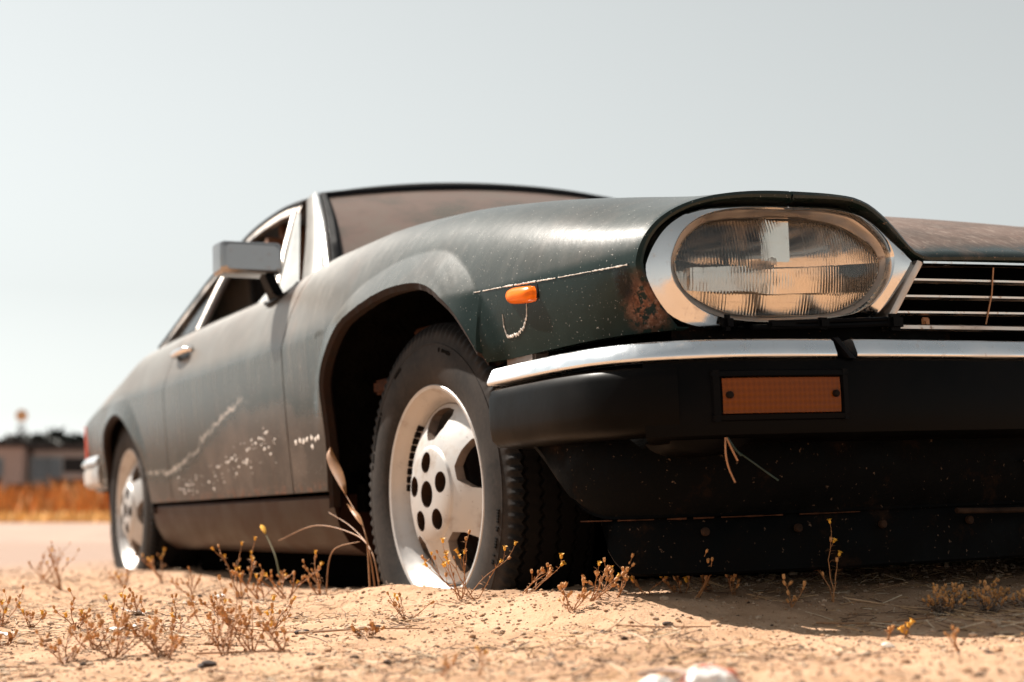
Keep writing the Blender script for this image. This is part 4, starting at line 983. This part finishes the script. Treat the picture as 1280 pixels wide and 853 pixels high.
# single stones
v1, f1 = icos(3)
def stone(x, y, r, mat, label, seed, flat=.6, group='loose stones on the sand'):
    sd_ = Vector((seed*3.1, seed*1.7, seed)); vs = []
    for p in v1:
        q = Vector(p); k = 1+.35*noise.noise(q*1.3+sd_)+.16*noise.noise(q*3.1+sd_); vs.append((q.x*k*r*1.25, q.y*k*r, max(-.5, q.z)*k*r*flat))
    o = mk('stone', vs, [tuple(map(int, t)) for t in f1], M[mat], None, 40); o.location = (x, y, gzf(x, y)+r*flat*.25); o.rotation_euler = (0, 0, seed*1.3)
    return tag(o, label, 'stone', group)
def gpx(d, l): p = CAMXY+d*FW+l*RW; return float(p[0]), float(p[1])
for i, (d_, l_, r, mt, lab) in enumerate([
    (1.83, -.356, .0085, 'stone_dark', 'dark round stone on bare sand left of the bottom centre'), (1.72, -.52, .0075, 'stone_dark', 'flat dark stone near the lower left corner'),
    (2.3, -.31, .0085, 'stone_dark', 'black stone among dry weeds left of the front wheel'), (2.32, -.20, .007, 'stone_dark', 'small black stone close to the front wheel mound'),
    (1.9, -.245, .005, 'stone_dark', 'tiny dark stone below the front wheel'), (1.88, -.19, .0045, 'stone_dark', 'tiny dark stone right of the one below the wheel'),
    (1.72, .055, .0045, 'stone_dark', 'little black stone left of the crumpled wrapper'), (1.62, .23, .004, 'stone_dark', 'little black stone above the crumpled wrapper'),
    (1.73, .18, .005, 'stone_dark', 'flat dark chip above the crumpled wrapper'), (2.1, .21, .006, 'stone_dark', 'dark stone at the shadow edge under the bumper'),
    (1.83, .44, .008, 'stone_pale', 'pale pebble just outside the shadow of the nose'), (1.68, .30, .004, 'stone_dark', 'dark pebble right of the wrapper'),
    (1.7, .52, .005, 'stone_dark', 'dark pebble near the lower right corner'), (2.05, .12, .0055, 'stone_dark', 'dark wedge stone below the dry bush by the bumper'),
    (2.45, -.78, .008, 'stone_pale', 'pale flat pebble among weeds at far left'), (1.98, -.75, .010, 'stone_pale', 'chalky white stone in the left foreground')]):
    x, y = gpx(d_, l_); stone(x, y, r, mt, lab, i+1)
# pale scraps left of the wheel
def scrap(name, x, y, w, h, mat, label, seed, cat, group=None, curl=.5):
    m = MB(); r_ = random.Random(seed); so = Vector((seed*2.3, seed, 0)); rows = []
    for i in range(9):
        row = []
        for j in range(7):
            u, v = i/8-.5, j/6-.5; q = noise.noise(Vector((u*3, v*3, 0))+so); row.append((u*w*(1+.25*q), v*h*(1+.3*noise.noise(Vector((v*2, u*2, 5))+so)), (.5*abs(q)+curl*(u*u+v*v))*min(w, h)*.5))
        rows.append(row)
    m.grid(rows); m.grid([[(a, b_, c-.0008) for a, b_, c in r] for r in rows[::-1]]); o = m.build(name, M[mat], None, 60, False); o.location = (x, y, gzf(x, y)+.002); o.rotation_euler = (r_.uniform(-.15, .15), r_.uniform(-.15, .15), seed); return tag(o, label, cat, group)
simple('paper_white', (.74, .70, .66), .8, scale=60)
for i, (d_, l_, w_, lab) in enumerate([(2.75, -.66, .05, 'white paper scrap between the weeds left of the sill'), (2.95, -.61, .035, 'small white scrap beside the larger one left of the sill'), (2.45, -.80, .04, 'crumpled white scrap at the far left'), (2.42, -.60, .045, 'pale torn scrap behind the left weeds'), (3.3, -.62, .03, 'tiny white scrap near the rear wheel')]):
    x, y = gpx(d_, l_); scrap('paper_scrap', x, y, w_, w_*.6, 'paper_white', lab, i+2, 'paper', 'white scraps on the sand')
# crumpled wrapper, bottom edge of the picture
q = Nodes('wrapper'); sep = q.n('SeparateXYZ', i0=q.obj); st = q.map(q.math('ABSOLUTE', q.math('ADD', sep.outputs[1], q.math('MULTIPLY', q.noise(60, 3), .006))), .004, .006, 1., 0.)
q.bsdf(Base__Color=q.mix(st, (.78, .75, .72), (.45, .09, .04)), Roughness=.35); M['wrapper'] = q.m
def wrapper(name, x, y, r, mat, label, seed, sc3):
    vs = []; so = Vector((seed*4.1, 0, 0))
    v2, f2 = icos(4)
    for p in v2:
        qv = Vector(p); k = 1+.30*abs(noise.noise(qv*1.6+so))-.28*abs(noise.noise(qv*3.2+so))-.10*abs(noise.noise(qv*7+so)); vs.append((qv.x*k*r*sc3[0], qv.y*k*r*sc3[1], max(-.35, qv.z)*k*r*sc3[2]))
    o = mk(name, vs, [tuple(map(int, t)) for t in f2], M[mat], None, 60); o.location = (x, y, gzf(x, y)+.004); o.rotation_euler = (0, 0, seed); return tag(o, label, 'litter')
x, y = gpx(1.385, .176); wrapper('crumpled_wrapper', x, y, .021, 'wrapper', 'crumpled white wrapper with a red stripe at the bottom edge', 1.1, (1.35, 1., .9))
simple('grey_card', (.28, .20, .16), .6, scale=60)
x, y = gpx(1.375, .128); wrapper('crushed_cup', x, y, .019, 'paper_white', 'crushed pale paper cup left of the red striped wrapper', 2.4, (1.5, .9, .8))
x, y = gpx(1.40, .128); m = MB(); m.tube([(x+.030*math.cos(t), y+.026*math.sin(t), gzf(x, y)+.004+.016*math.sin(t*.5+.8)) for t in np.linspace(0, PI, 16)], .0022, 8); tag(m.build('cup_rim', M['grey_card'], None, 60), 'torn brown card rim beside the crushed paper cup', 'litter')
# twigs in the shade of the nose and by the wheel
simple('twig', (.30, .16, .08), .8, scale=120); simple('twig_pale', (.50, .32, .19), .8, scale=120)
def twig(pts, r, mat, label):
    z = [gzf(*p[:2])+p[2] for p in pts]; m = MB(); cc = catmull([(p[0], p[1], q_) for p, q_ in zip(pts, z)], 12); m.tube([tuple(p) for p in cc], [r*(1-.5*k/11) for k in range(12)], 6)
    tag(m.build('twig', M[mat], None, 60), label, 'twig', 'dry twigs on the sand')
for i, (d0, l0, d1, l1, h, mt, lab) in enumerate([
    (2.30, .49, 2.26, .66, .006, 'twig_pale', 'long straight pale twig beside the tall flowering weed'), (2.2, .66, 2.12, .78, .004, 'twig_pale', 'pale twig right of the long straight one'),
    (2.1, .49, 2.12, .60, .003, 'twig', 'short brown twig in the middle of the nose shadow'), (2.02, .60, 1.97, .74, .003, 'twig_pale', 'slanting straw twig in the right of the nose shadow'),
    (2.15, .42, 2.10, .52, .004, 'twig', 'bent brown twig behind the slanting straw'), (2.1, .14, 2.04, .26, .003, 'twig', 'thin brown twig at the left tip of the nose shadow'),
    (2.25, -.30, 2.22, -.12, .004, 'twig', 'dark curled bark strip below the front wheel'), (1.98, -.40, 1.95, -.28, .003, 'twig', 'thin twig on sand left of the bark strip'),
    (1.98, -.72, 1.93, -.60, .003, 'twig', 'brown twig lying in the left foreground'), (2.36, -.42, 2.3, -.25, .003, 'twig_pale', 'pale straw stalk under the middle weeds'),
    (2.1, .70, 2.05, .88, .004, 'twig', 'brown twig at the right edge of the shadow')]):
    a, b_ = gpx(d0, l0), gpx(d1, l1); mid = ((a[0]+b_[0])/2+.01, (a[1]+b_[1])/2-.004); twig([(*a, h), (*mid, h*.8), (*b_, h*.5)], .0016, mt, lab)
# ---------------------------------------------------------------- dry weeds
simple('weed_stem', (.36, .165, .06), .75, scale=150); simple('weed_leaf', (.27, .12, .045), .75, scale=150); simple('weed_bud', (.52, .25, .085), .7, scale=200, var=.4)
simple('weed_yellow', (.78, .40, .035), .6, scale=200); simple('weed_grey', (.30, .22, .165), .85, scale=120); simple('weed_green', (.10, .085, .025), .7, scale=150); simple('leaf_tan', (.28, .125, .042), .6, scale=60)
def bud_mesh(yellow):
    m = MB(); m.lathe([(.0001, -.0010), (.0016, -.0004), (.0021, .0012), (.0023, .0034), (.0019, .0056), (.0008, .0052)], 9, Matrix.Rotation(R(90), 4, 'X'))
    if yellow:
        for k in range(9):
            a = 2*PI*k/9; c, s_ = math.cos(a), math.sin(a); m.add([(.0014*c, .0014*s_, .0045), (.0030*c-.0009*s_, .0030*s_+.0009*c, .0066), (.0046*c, .0046*s_, .0070), (.0030*c+.0009*s_, .0030*s_-.0009*c, .0066)], [(0, 1, 2, 3)])
    else:
        for k in range(6):
            a = 2*PI*k/6; c, s_ = math.cos(a), math.sin(a); m.add([(.0018*c-.0006*s_, .0018*s_+.0006*c, .0040), (.0018*c+.0006*s_, .0018*s_-.0006*c, .0040), (.0024*c, .0024*s_, .0068)], [(0, 1, 2)])
    o = m.build('flower_head', M['weed_yellow' if yellow else 'weed_bud'], None, 60, False); col.objects.unlink(o); return o.data
BUD, YEL = bud_mesh(False), bud_mesh(True)
def leaf(m, p, d, L_, w_):
    d = d.normalized(); s_ = d.cross(Vector((0, 0, 1)));
    if s_.length < .01: s_ = Vector((1, 0, 0))
    s_.normalize(); dn = Vector((0, 0, -1)); q1 = p+d*L_*.4+dn*L_*.03; q2 = p+d*L_+dn*L_*.22
    m.add([p-s_*w_*.3, q1-s_*w_, q2, q1+s_*w_, p+s_*w_*.3, q1+Vector((0, 0, w_*.5))], [(0, 1, 5, 4), (4, 5, 3), (1, 2, 5), (5, 2, 3)])
def weed(x, y, h, label, seed, stems=4, spread=.7, yellow=.2, lean=(0, 0), leaves=5, dens=3, mat='weed_stem', lmat='weed_leaf', cat='weed', group='dry weeds growing in the sand', headscale=1., r0=.0011):
    r_ = random.Random(seed); base = Vector((x, y, gzf(x, y)-.004)); root = empty('dry_weed', base); st = MB(); lv = MB(); heads = []
    for k in range(stems):
        a = r_.uniform(0, 6.28); tilt = spread*r_.uniform(.15, 1.2); d = Vector((math.cos(a)*tilt+lean[0], math.sin(a)*tilt+lean[1], 1)).normalized(); hh = h*r_.uniform(.6, 1.05); p = Vector((r_.uniform(-.004, .004), r_.uniform(-.004, .004), 0)); pts = [p.copy()]; n_ = 7
        for i in range(n_):
            d = (d+Vector((r_.uniform(-.30, .30), r_.uniform(-.30, .30), r_.uniform(-.06, .14)))).normalized(); p = p+d*hh/n_; pts.append(p.copy())
            for _ in range(leaves):
                if r_.random() < .5: leaf(lv, p-d*hh/n_*r_.random(), Vector((r_.uniform(-1, 1), r_.uniform(-1, 1), r_.uniform(-.1, .9))), r_.uniform(.006, .014), r_.uniform(.0008, .0018))
            if i >= 2 and r_.random() < .28*dens:
                bd = (d+Vector((r_.uniform(-1, 1), r_.uniform(-1, 1), r_.uniform(.0, .6)))).normalized(); q_ = p.copy(); bp = [q_.copy()]; bl = hh*r_.uniform(.14, .34)
                for _ in range(4): bd = (bd+Vector((r_.uniform(-.2, .2), r_.uniform(-.2, .2), r_.uniform(.0, .25)))).normalized(); q_ = q_+bd*bl/4; bp.append(q_.copy())
                st.tube(bp, [r0*.62*(1-.12*t) for t in range(5)], 5); heads.append((q_, bd))
                if r_.random() < .5: leaf(lv, bp[2], Vector((r_.uniform(-1, 1), r_.uniform(-1, 1), .5)), r_.uniform(.005, .011), .0012)
        st.tube(pts, [r0*(1.15-.09*i) for i in range(n_+1)], 5); heads.append((pts[-1], d))
    st.build('stem', M[mat], root, 60, False)
    if lv.v: lv.build('leaves', M[lmat], root, 60, False)['kind'] = 'stuff'
    for p, d in heads:
        o = link(bpy.data.objects.new('flower_head', YEL if r_.random() < yellow else BUD), root); o.location = p; o.rotation_euler = d.to_track_quat('Z', 'Y').to_euler(); o.scale = [r_.uniform(.75, 1.2)*headscale]*3
    return tag(root, label, cat, group)
W = [  # depth, lateral, height, stems, spread, yellow, leaves, label
    (2.62, -.085, .105, 6, 1.15, .35, 2, 'sprawling yellow tipped weed in front of the front wheel'), (2.42, -.165, .05, 4, 1.0, .1, 4, 'low brown weed on the sand left of the wheel weed'),
    (2.55, .02, .075, 4, 1.0, .3, 2, 'thin budding weed at the tread of the front tyre'), (2.28, .115, .062, 7, .9, .1, 2, 'bushy golden bud cluster below the bumper corner'),
    (2.30, .155, .055, 5, .8, .05, 2, 'upright budding weed right of the golden bud cluster'), (2.33, .205, .04, 3, .6, .2, 2, 'short weed between the bud cluster and the leaning weed'),
    (2.36, .255, .045, 4, .9, .1, 3, 'ragged low weed under the bumper middle'), (2.28, .47, .088, 3, .45, .45, 5, 'tall yellow flowered weed standing in the nose shadow'),
    (2.25, .405, .035, 3, .6, .0, 2, 'tiny stubby weed left of the tall yellow flowered one'), (1.90, .46, .016, 2, .5, .0, 2, 'tiny sprig at the front edge of the shadow'),
    (1.92, .485, .018, 2, .5, .6, 2, 'second tiny sprig at the shadow edge'), (1.74, .50, .028, 2, .5, .0, 2, 'thin blurred stalk in the right foreground'),
    (1.57, -.035, .035, 2, .4, .6, 1, 'blurred sprig with yellow tip in the bottom foreground'), (1.60, -.075, .03, 2, .8, .0, 1, 'blurred bent sprig left of the bottom yellow tip'),
    (1.98, -.365, .085, 7, .8, .12, 5, 'largest dry weed of the middle patch with one yellow flower'), (2.02, -.335, .075, 6, .9, .08, 5, 'dense dry weed right of the largest one'),
    (2.0, -.29, .065, 5, .9, .1, 5, 'spreading dry weed at the right end of the middle patch'), (1.97, -.50, .060, 7, 1.0, .05, 6, 'bushy red brown weed in the left patch'),
    (2.0, -.455, .065, 5, .9, .08, 5, 'dry weed between the left patch and the middle patch'), (2.08, -.56, .05, 5, 1.0, .05, 5, 'low dry weed behind the bushy red brown one'),
    (2.45, -.62, .055, 5, .9, .3, 5, 'dry weed with yellow buds near the paper scrap'), (2.5, -.70, .048, 5, 1., .1, 5, 'low dry weed left of the yellow budded one'),
    (2.55, -.79, .045, 4, 1., .1, 4, 'sparse dry weed near the left border'), (2.62, -.86, .06, 5, 1., .1, 5, 'dry weed cut by the left border'),
    (2.2, -.72, .035, 4, 1., .0, 5, 'low crumbly weed on the left sand'), (2.3, -.50, .05, 4, .9, .15, 4, 'thin dry weed right of the left paper scrap'),
    (4.0, -1.16, .115, 6, .8, .1, 5, 'blurred rusty weed left of the rear wheel'), (4.4, -1.33, .12, 5, .8, .0, 4, 'blurred weed at the far left of the track'), (4.1, -1.02, .06, 5, 1., .1, 5, 'small blurred weed in front of the rear wheel'),
    (4.3, -.97, .11, 4, .5, .6, 4, 'blurred orange weed at the right of the rear wheel'), (3.2, -.56, .105, 5, .7, .25, 4, 'weed with yellow flower in front of the sill'), (3.05, -.44, .085, 5, .9, .2, 4, 'brown weed under the sill near the front wheel'),
    (3.1, -.50, .075, 5, 1., .1, 4, 'tangled dry weed left of the one under the sill'), (3.0, -.37, .08, 4, .9, .1, 4, 'dry weed against the rear of the front tyre'), (3.4, -.70, .06, 4, 1., .1, 4, 'low weed in the shade behind the sill flower'),
    (2.58, -.06, .115, 3, 1.3, .5, 2, 'long yellow tipped stems rising across the front tyre'), (2.75, -.66, .05, 5, 1.2, .1, 5, 'low tangled weed behind the left paper scraps'),
    (2.3, -.80, .05, 5, 1.2, .1, 5, 'rusty low weed at the left border'), (2.12, -.40, .055, 5, 1.2, .15, 5, 'rusty weed behind the middle patch'), (1.93, -.43, .05, 5, 1.3, .0, 6, 'flattened rusty weed at the front of the middle patch'),
    (1.95, -.555, .045, 5, 1.3, .0, 6, 'flattened rusty weed at the front of the left patch'), (2.35, -.36, .055, 4, 1.1, .2, 4, 'sparse weed between the middle patch and the sill'), (2.7, -.50, .05, 5, 1.2, .1, 5, 'dry weed on the sand before the door'),
    (2.26, .085, .045, 5, 1.3, .1, 3, 'low golden weed left of the bud cluster'), (2.35, .30, .035, 3, 1., .0, 4, 'small dark weed under the indicator'), (2.2, .60, .03, 4, 1.1, .1, 4, 'low weed right of the tall yellow flowered one'),
    (2.15, -.20, .028, 4, 1.1, .05, 4, 'flat low weed beside the bark strip'), (2.32, .33, .03, 3, .8, .0, 4, 'dark stubby weed in shade under the air dam'),
]
for i, (d_, l_, h_, ns, sp_, ye, le, lab) in enumerate(W):
    x, y = gpx(d_, l_); weed(x, y, h_*1.05, lab, 100+i, ns, sp_*1.45, ye, leaves=le, headscale=1.0 if d_ > 1.9 else .75, r0=.0009 if d_ < 3 else .0015, dens=1.7)
x, y = gpx(2.30, .27); weed(x, y, .10, 'leaning weed bending right below the air dam', 77, 2, .2, .0, lean=(.35, .8), leaves=3, dens=2)
# cushion of grey dead plants at the right
for i in range(9):
    x, y = gpx(2.18+.05*(i % 3), .60+.022*i); weed(x, y, .034+.006*(i % 2), ('leftmost', 'second from the left', 'third from the left', 'fourth from the left', 'middle', 'sixth from the left', 'seventh from the left', 'second from the right', 'rightmost')[i]+' grey dead cushion plant in the shade at right', 300+i, 11, 1.1, .02, leaves=10, dens=2, mat='weed_grey', lmat='weed_grey', group='grey cushion plants under the air dam', headscale=.9)
# long curved grass stalks and the curled tan leaf by the sill
def stalk(name, pts, r, mat, label, blade=None, cat='grass stalk'):
    root = empty(name, (0, 0, 0)); m = MB(); cc = [tuple(p) for p in catmull(pts, 24)]; root.location = cc[0]; o = Vector(cc[0]); m.tube([Vector(p)-o for p in cc], [r*(1-.6*k/23) for k in range(24)], 6); m.build('stem', M[mat], root, 60, False)
    if blade:
        mm = MB(); bc = catmull(blade[0], 14); rows = []
        for k, p in enumerate(bc):
            w_ = blade[1]*math.sin(PI*min(1, (k+.4)/13.2))**.8; rows.append([Vector(p)-o-Vector((w_*.25, w_*.42, 0)), Vector(p)-o+Vector((.004, -.003, 0)), Vector(p)-o+Vector((w_*.25, w_*.42, 0))])
        mm.grid(rows); mm.build('leaf_blade', M['weed_yellow' if mat == 'weed_green' else 'leaf_tan'], root, 60, False)
    return tag(root, label, cat, 'dry grass stalks by the sill')
stalk('dry_stalk', [(.0, -.935, .02), (-.03, -.935, .085), (-.085, -.93, .135), (-.183, -.93, .197)], .0019, 'leaf_tan', 'upright dry stalk with a curled tan leaf behind the wheel arch', ([(-.175, -.93, .193), (-.205, -.93, .222), (-.231, -.932, .247), (-.250, -.935, .270), (-.262, -.93, .288)], .024))
stalk('dry_stalk', [(.02, -.935, .03), (-.02, -.935, .085), (-.114, -.935, .115), (-.322, -.94, .129), (-.56, -.94, .094)], .0017, 'leaf_tan', 'long arching straw stalk crossing the sill')
stalk('dry_stalk', [(.01, -.93, .02), (-.03, -.93, .083), (-.136, -.93, .127), (-.27, -.93, .156)], .0015, 'leaf_tan', 'straight slanting straw stalk by the front tyre')
stalk('dry_stalk', [(-.279, -.93, -.01), (-.27, -.93, .045), (-.250, -.93, .075), (-.202, -.93, .090), (-.092, -.93, .101)], .0016, 'twig', 'hooked dry stalk in the shade under the sill')
stalk('dry_stalk', [(.0, -.945, .02), (-.03, -.94, .10), (-.06, -.94, .143)], .0022, 'leaf_tan', 'short leafy stalk touching the front tyre', ([(-.05, -.94, .13), (-.09, -.94, .153), (-.138, -.94, .173)], .012))
stalk('dry_stalk', [(-.50, -.95, -.01), (-.55, -.95, .06), (-.62, -.955, .115)], .0026, 'weed_green', 'blurred stem with a yellow flower in front of the sill', ([(-.61, -.955, .108), (-.63, -.955, .122), (-.640, -.955, .128)], .011))
# ================================================================= BACKGROUND
def far(d, l, z=0): p = CAMXY+d*FW+l*RW; return (float(p[0]), float(p[1]), z)
simple('gravel_track', (.315, .222, .175), .95, scale=1.6, var=.22, bumps=.5, bdist=.03, spec=.15)
m = MB(); G = []
for d_ in np.linspace(8.6, 24, 24):
    row = []
    for l_ in np.linspace(-26, 30, 70):
        x, y, _ = far(d_+.35*math.sin(l_*1.3)*(1 if d_ < 7 else 0), l_); row.append((x, y, gzf(x, y)+(.004 if d_ > 10 else -.03)))
    G.append(row)
m.grid(G); tag(m.build('gravel_track', M['gravel_track'], None, 180, False), kind='structure')
# dry grass belt behind the track
simple('grass_gold', (.80, .46, .16), .8, scale=2, var=.3); simple('grass_rust', (.58, .265, .08), .85, scale=2, var=.35); simple('grass_brown', (.32, .13, .04), .9, scale=2, var=.3)
n = 26000; dd = rs.uniform(24, 34, n); low = dd < 27.5; ll = rs.uniform(-19, 16, n)
hh = np.where(low, rs.uniform(.10, .24, n), rs.uniform(.45, .95, n)*(.8+.7*vnoise(ll*.7, dd*.5, 31))); ph = CAMXY+dd[:, None]*FW+ll[:, None]*RW
aa = rs.rand(n)*6.28; lean = rs.uniform(.1, .5, n)*hh; wd = np.where(low, .02, .035)*rs.uniform(.6, 1.4, n)
b = np.stack([ph[:, 0], ph[:, 1], gz(ph[:, 0], ph[:, 1])-.02], -1); sx = np.stack([np.cos(aa), np.sin(aa), np.zeros(n)], -1); t = b+np.stack([-np.sin(aa)*lean, np.cos(aa)*lean, hh], -1)
V = np.stack([b-sx*wd[:, None], b+sx*wd[:, None], (b+t)/2+sx*wd[:, None]*1.2+np.array((0, 0, .1))*hh[:, None], t], 1); Fc = np.array([(0, 1, 2), (0, 2, 3)])[None]+np.arange(n)[:, None, None]*4
pk = np.where(low, 0, np.where(vnoise(ll*.9, dd, 33)+.3*rs.randn(n)*.6 > .05, 1, np.where(rs.rand(n) < .35, 2, 1)))
tag(big_mesh('dry_grass', V, Fc.reshape(-1, 3), [M['grass_gold'], M['grass_rust'], M['grass_brown']], np.repeat(pk, 2), False), 'belt of tall rusty dry grass behind the track', 'grass', kind='stuff')
# building row
simple('render_pink', (.36, .26, .225), .9, scale=.5, var=.12); simple('render_grey', (.33, .27, .25), .9, scale=.5, var=.12); simple('roof_dark', (.035, .026, .024), .85, scale=1.5); simple('pane_blue', (.09, .11, .13), .15, scale=1); simple('dark_opening', (.012, .010, .010), .9); simple('shrub_dark', (.022, .018, .012), .85, scale=2, var=.5); simple('tree_dark', (.016, .017, .012), .85, scale=1, var=.5); simple('steel_grey', (.22, .22, .22), .5); simple('sign_orange', (.55, .30, .14), .5)
MF = Matrix(((FW[0], RW[0], 0), (FW[1], RW[1], 0), (0, 0, 1)))
def building(d, l0, l1, h, wall, label, wins, roofh=.35, deep=9):
    c = far(d+deep/2, (l0+l1)/2); root = empty('low_building', (c[0], c[1], -.07)); hw = (l1-l0)/2
    def P(m, name, mat, dz, ctr, size, par=root, bev=0):
        mm = MB(); mm.box(MF @ Vector(ctr), size, MF, bevel=bev); return mm.build(name, M[mat], par)
    wl_ = P(None, 'wall', wall, 0, (0, 0, h/2), (deep, 2*hw, h)); P(None, 'roof', 'roof_dark', 0, (0, 0, h+roofh/2), (deep+.7, 2*hw+.6, roofh), bev=.05); P(None, 'plinth', 'roof_dark', 0, (0, 0, .2), (deep+.08, 2*hw+.06, .4))
    for (lw, zc_, w_, h_, mat) in wins:
        if not l0 < lw < l1: continue
        y0 = lw-(l0+l1)/2; f_ = P(None, 'window' if mat == 'pane_blue' else 'opening', 'steel_grey' if mat == 'pane_blue' else mat, 0, (-deep/2-.03, y0, zc_), (.10, w_+.24, h_+.24)); 
        if mat == 'pane_blue': P(None, 'pane', mat, 0, (-deep/2-.09, y0, zc_), (.04, w_, h_), f_)
    return tag(root, label, 'building')
building(90, -44, -28.6, 3.78, 'render_pink', 'low pinkish building at the far left', [(-30.2, 2.6, .8, .9, 'pane_blue'), (-33, 2.6, .8, .9, 'pane_blue'), (-36, 2.6, .8, .9, 'pane_blue'), (-30.6, 1.2, 1.2, 1.6, 'dark_opening')])
building(91, -28.3, -12, 3.62, 'render_grey', 'long grey rendered building right of the pinkish one', [(-27.9, 2.55, .9, 1.2, 'pane_blue'), (-27.0, 2.55, .8, 1.2, 'pane_blue'), (-25.6, 2.75, 1.5, .6, 'dark_opening'), (-25.9, 1.1, 2.2, 1.4, 'dark_opening'), (-22, 2.5, .9, 1.2, 'pane_blue'), (-19, 2.5, .9, 1.2, 'pane_blue'), (-16, 2.5, .9, 1.2, 'pane_blue')])
def leafy(name, d, l, z0, rx, rz, mat, label, seed, cat, trunk=False, n=1500, ls=.35):
    c = far(d, l, -.07); root = empty(name, c); r_ = np.random.RandomState(seed); u = r_.randn(n, 3); u /= np.linalg.norm(u, axis=1)[:, None]; rad = r_.rand(n)**.4*(1+.3*vnoise(u[:, 0]*3+seed, u[:, 2]*3, seed)); P = u*rad[:, None]*np.array((rx, rx, rz))+np.array((0, 0, z0+rz*.9)); P[:, 2] = np.maximum(P[:, 2], .05)
    a = r_.randn(n, 3)*ls*.5; b_ = r_.randn(n, 3)*ls*.5; V = np.stack([P-a, P+b_, P+a, P-b_], 1); Fc = np.arange(n*4).reshape(-1, 4)
    o = big_mesh('crown', V, Fc, [M[mat]], None, False); o.parent = root
    m = MB(); m.tube([(0, 0, 0), (.05, 0, z0*.6+rz*.3), (0, .05, z0+rz*.9)], [.18*rx/2+.03, .12*rx/2+.02, .04], 8); m.build('trunk', M['roof_dark'], root, 60)
    return tag(root, label, cat)
leafy('shrub', 80, -25.4, 0, 1.0, .75, 'shrub_dark', 'round dark shrub before the pinkish building', 1, 'shrub', n=900, ls=.25); leafy('shrub', 80, -23.6, 0, .9, .85, 'shrub_dark', 'brown shrub before the grey building', 2, 'shrub', n=900, ls=.25); leafy('shrub', 80, -27.2, 0, .6, .6, 'shrub_dark', 'small dark shrub at the left border', 3, 'shrub', n=600, ls=.2); leafy('shrub', 82, -22.3, 0, .8, .7, 'shrub_dark', 'dark shrub near the car tail', 4, 'shrub', n=700, ls=.2)
for i, (l_, rx, z0, lab) in enumerate([(-33.2, 2.2, 1.9, 'dark tree dome behind the roofs, leftmost'), (-31.2, 2.4, 2.1, 'dark tree dome behind the roofs, middle one'), (-29.3, 1.8, 1.9, 'dark tree dome behind the roofs, nearest the car')]): leafy('dark_tree', 104, l_, z0, rx, 1.55, 'tree_dark', lab, 20+i, 'tree', n=2600, ls=.45)
# mast with round orange sign
c = far(150, -47.9, -.07); mast = empty('sign_mast', c); m = MB()
for a in range(4):
    m.tube([(.9*math.cos(a*PI/2), .9*math.sin(a*PI/2), 0), (.25*math.cos(a*PI/2), .25*math.sin(a*PI/2), 8.4)], .07, 6)
for k in range(7):
    z = 1+k*1.05; r_ = lerp(.82, .3, k/7); m.tube([(r_*math.cos(a*PI/2), r_*math.sin(a*PI/2), z+.4*(a % 2)) for a in range(5)], .04, 5)
m.build('lattice', M['steel_grey'], mast, 60); m = MB(); m.box((0, 0, 7.1), (2.6, 2.6, .35), bevel=.05); m.build('platform', M['steel_grey'], mast)
m = MB(); m.lathe([(.0001, -.12), (.5, -.12), (.58, -.06), (.58, .06), (.5, .12), (.0001, .12)], 32, Matrix.Translation((0, 0, 9.2)) @ MF.to_4x4() @ Matrix.Rotation(R(90), 4, 'Z')); m.build('round_sign', M['sign_orange'], mast, 40)
tag(mast, 'slim lattice mast topped by a round orange sign on the horizon', 'mast')
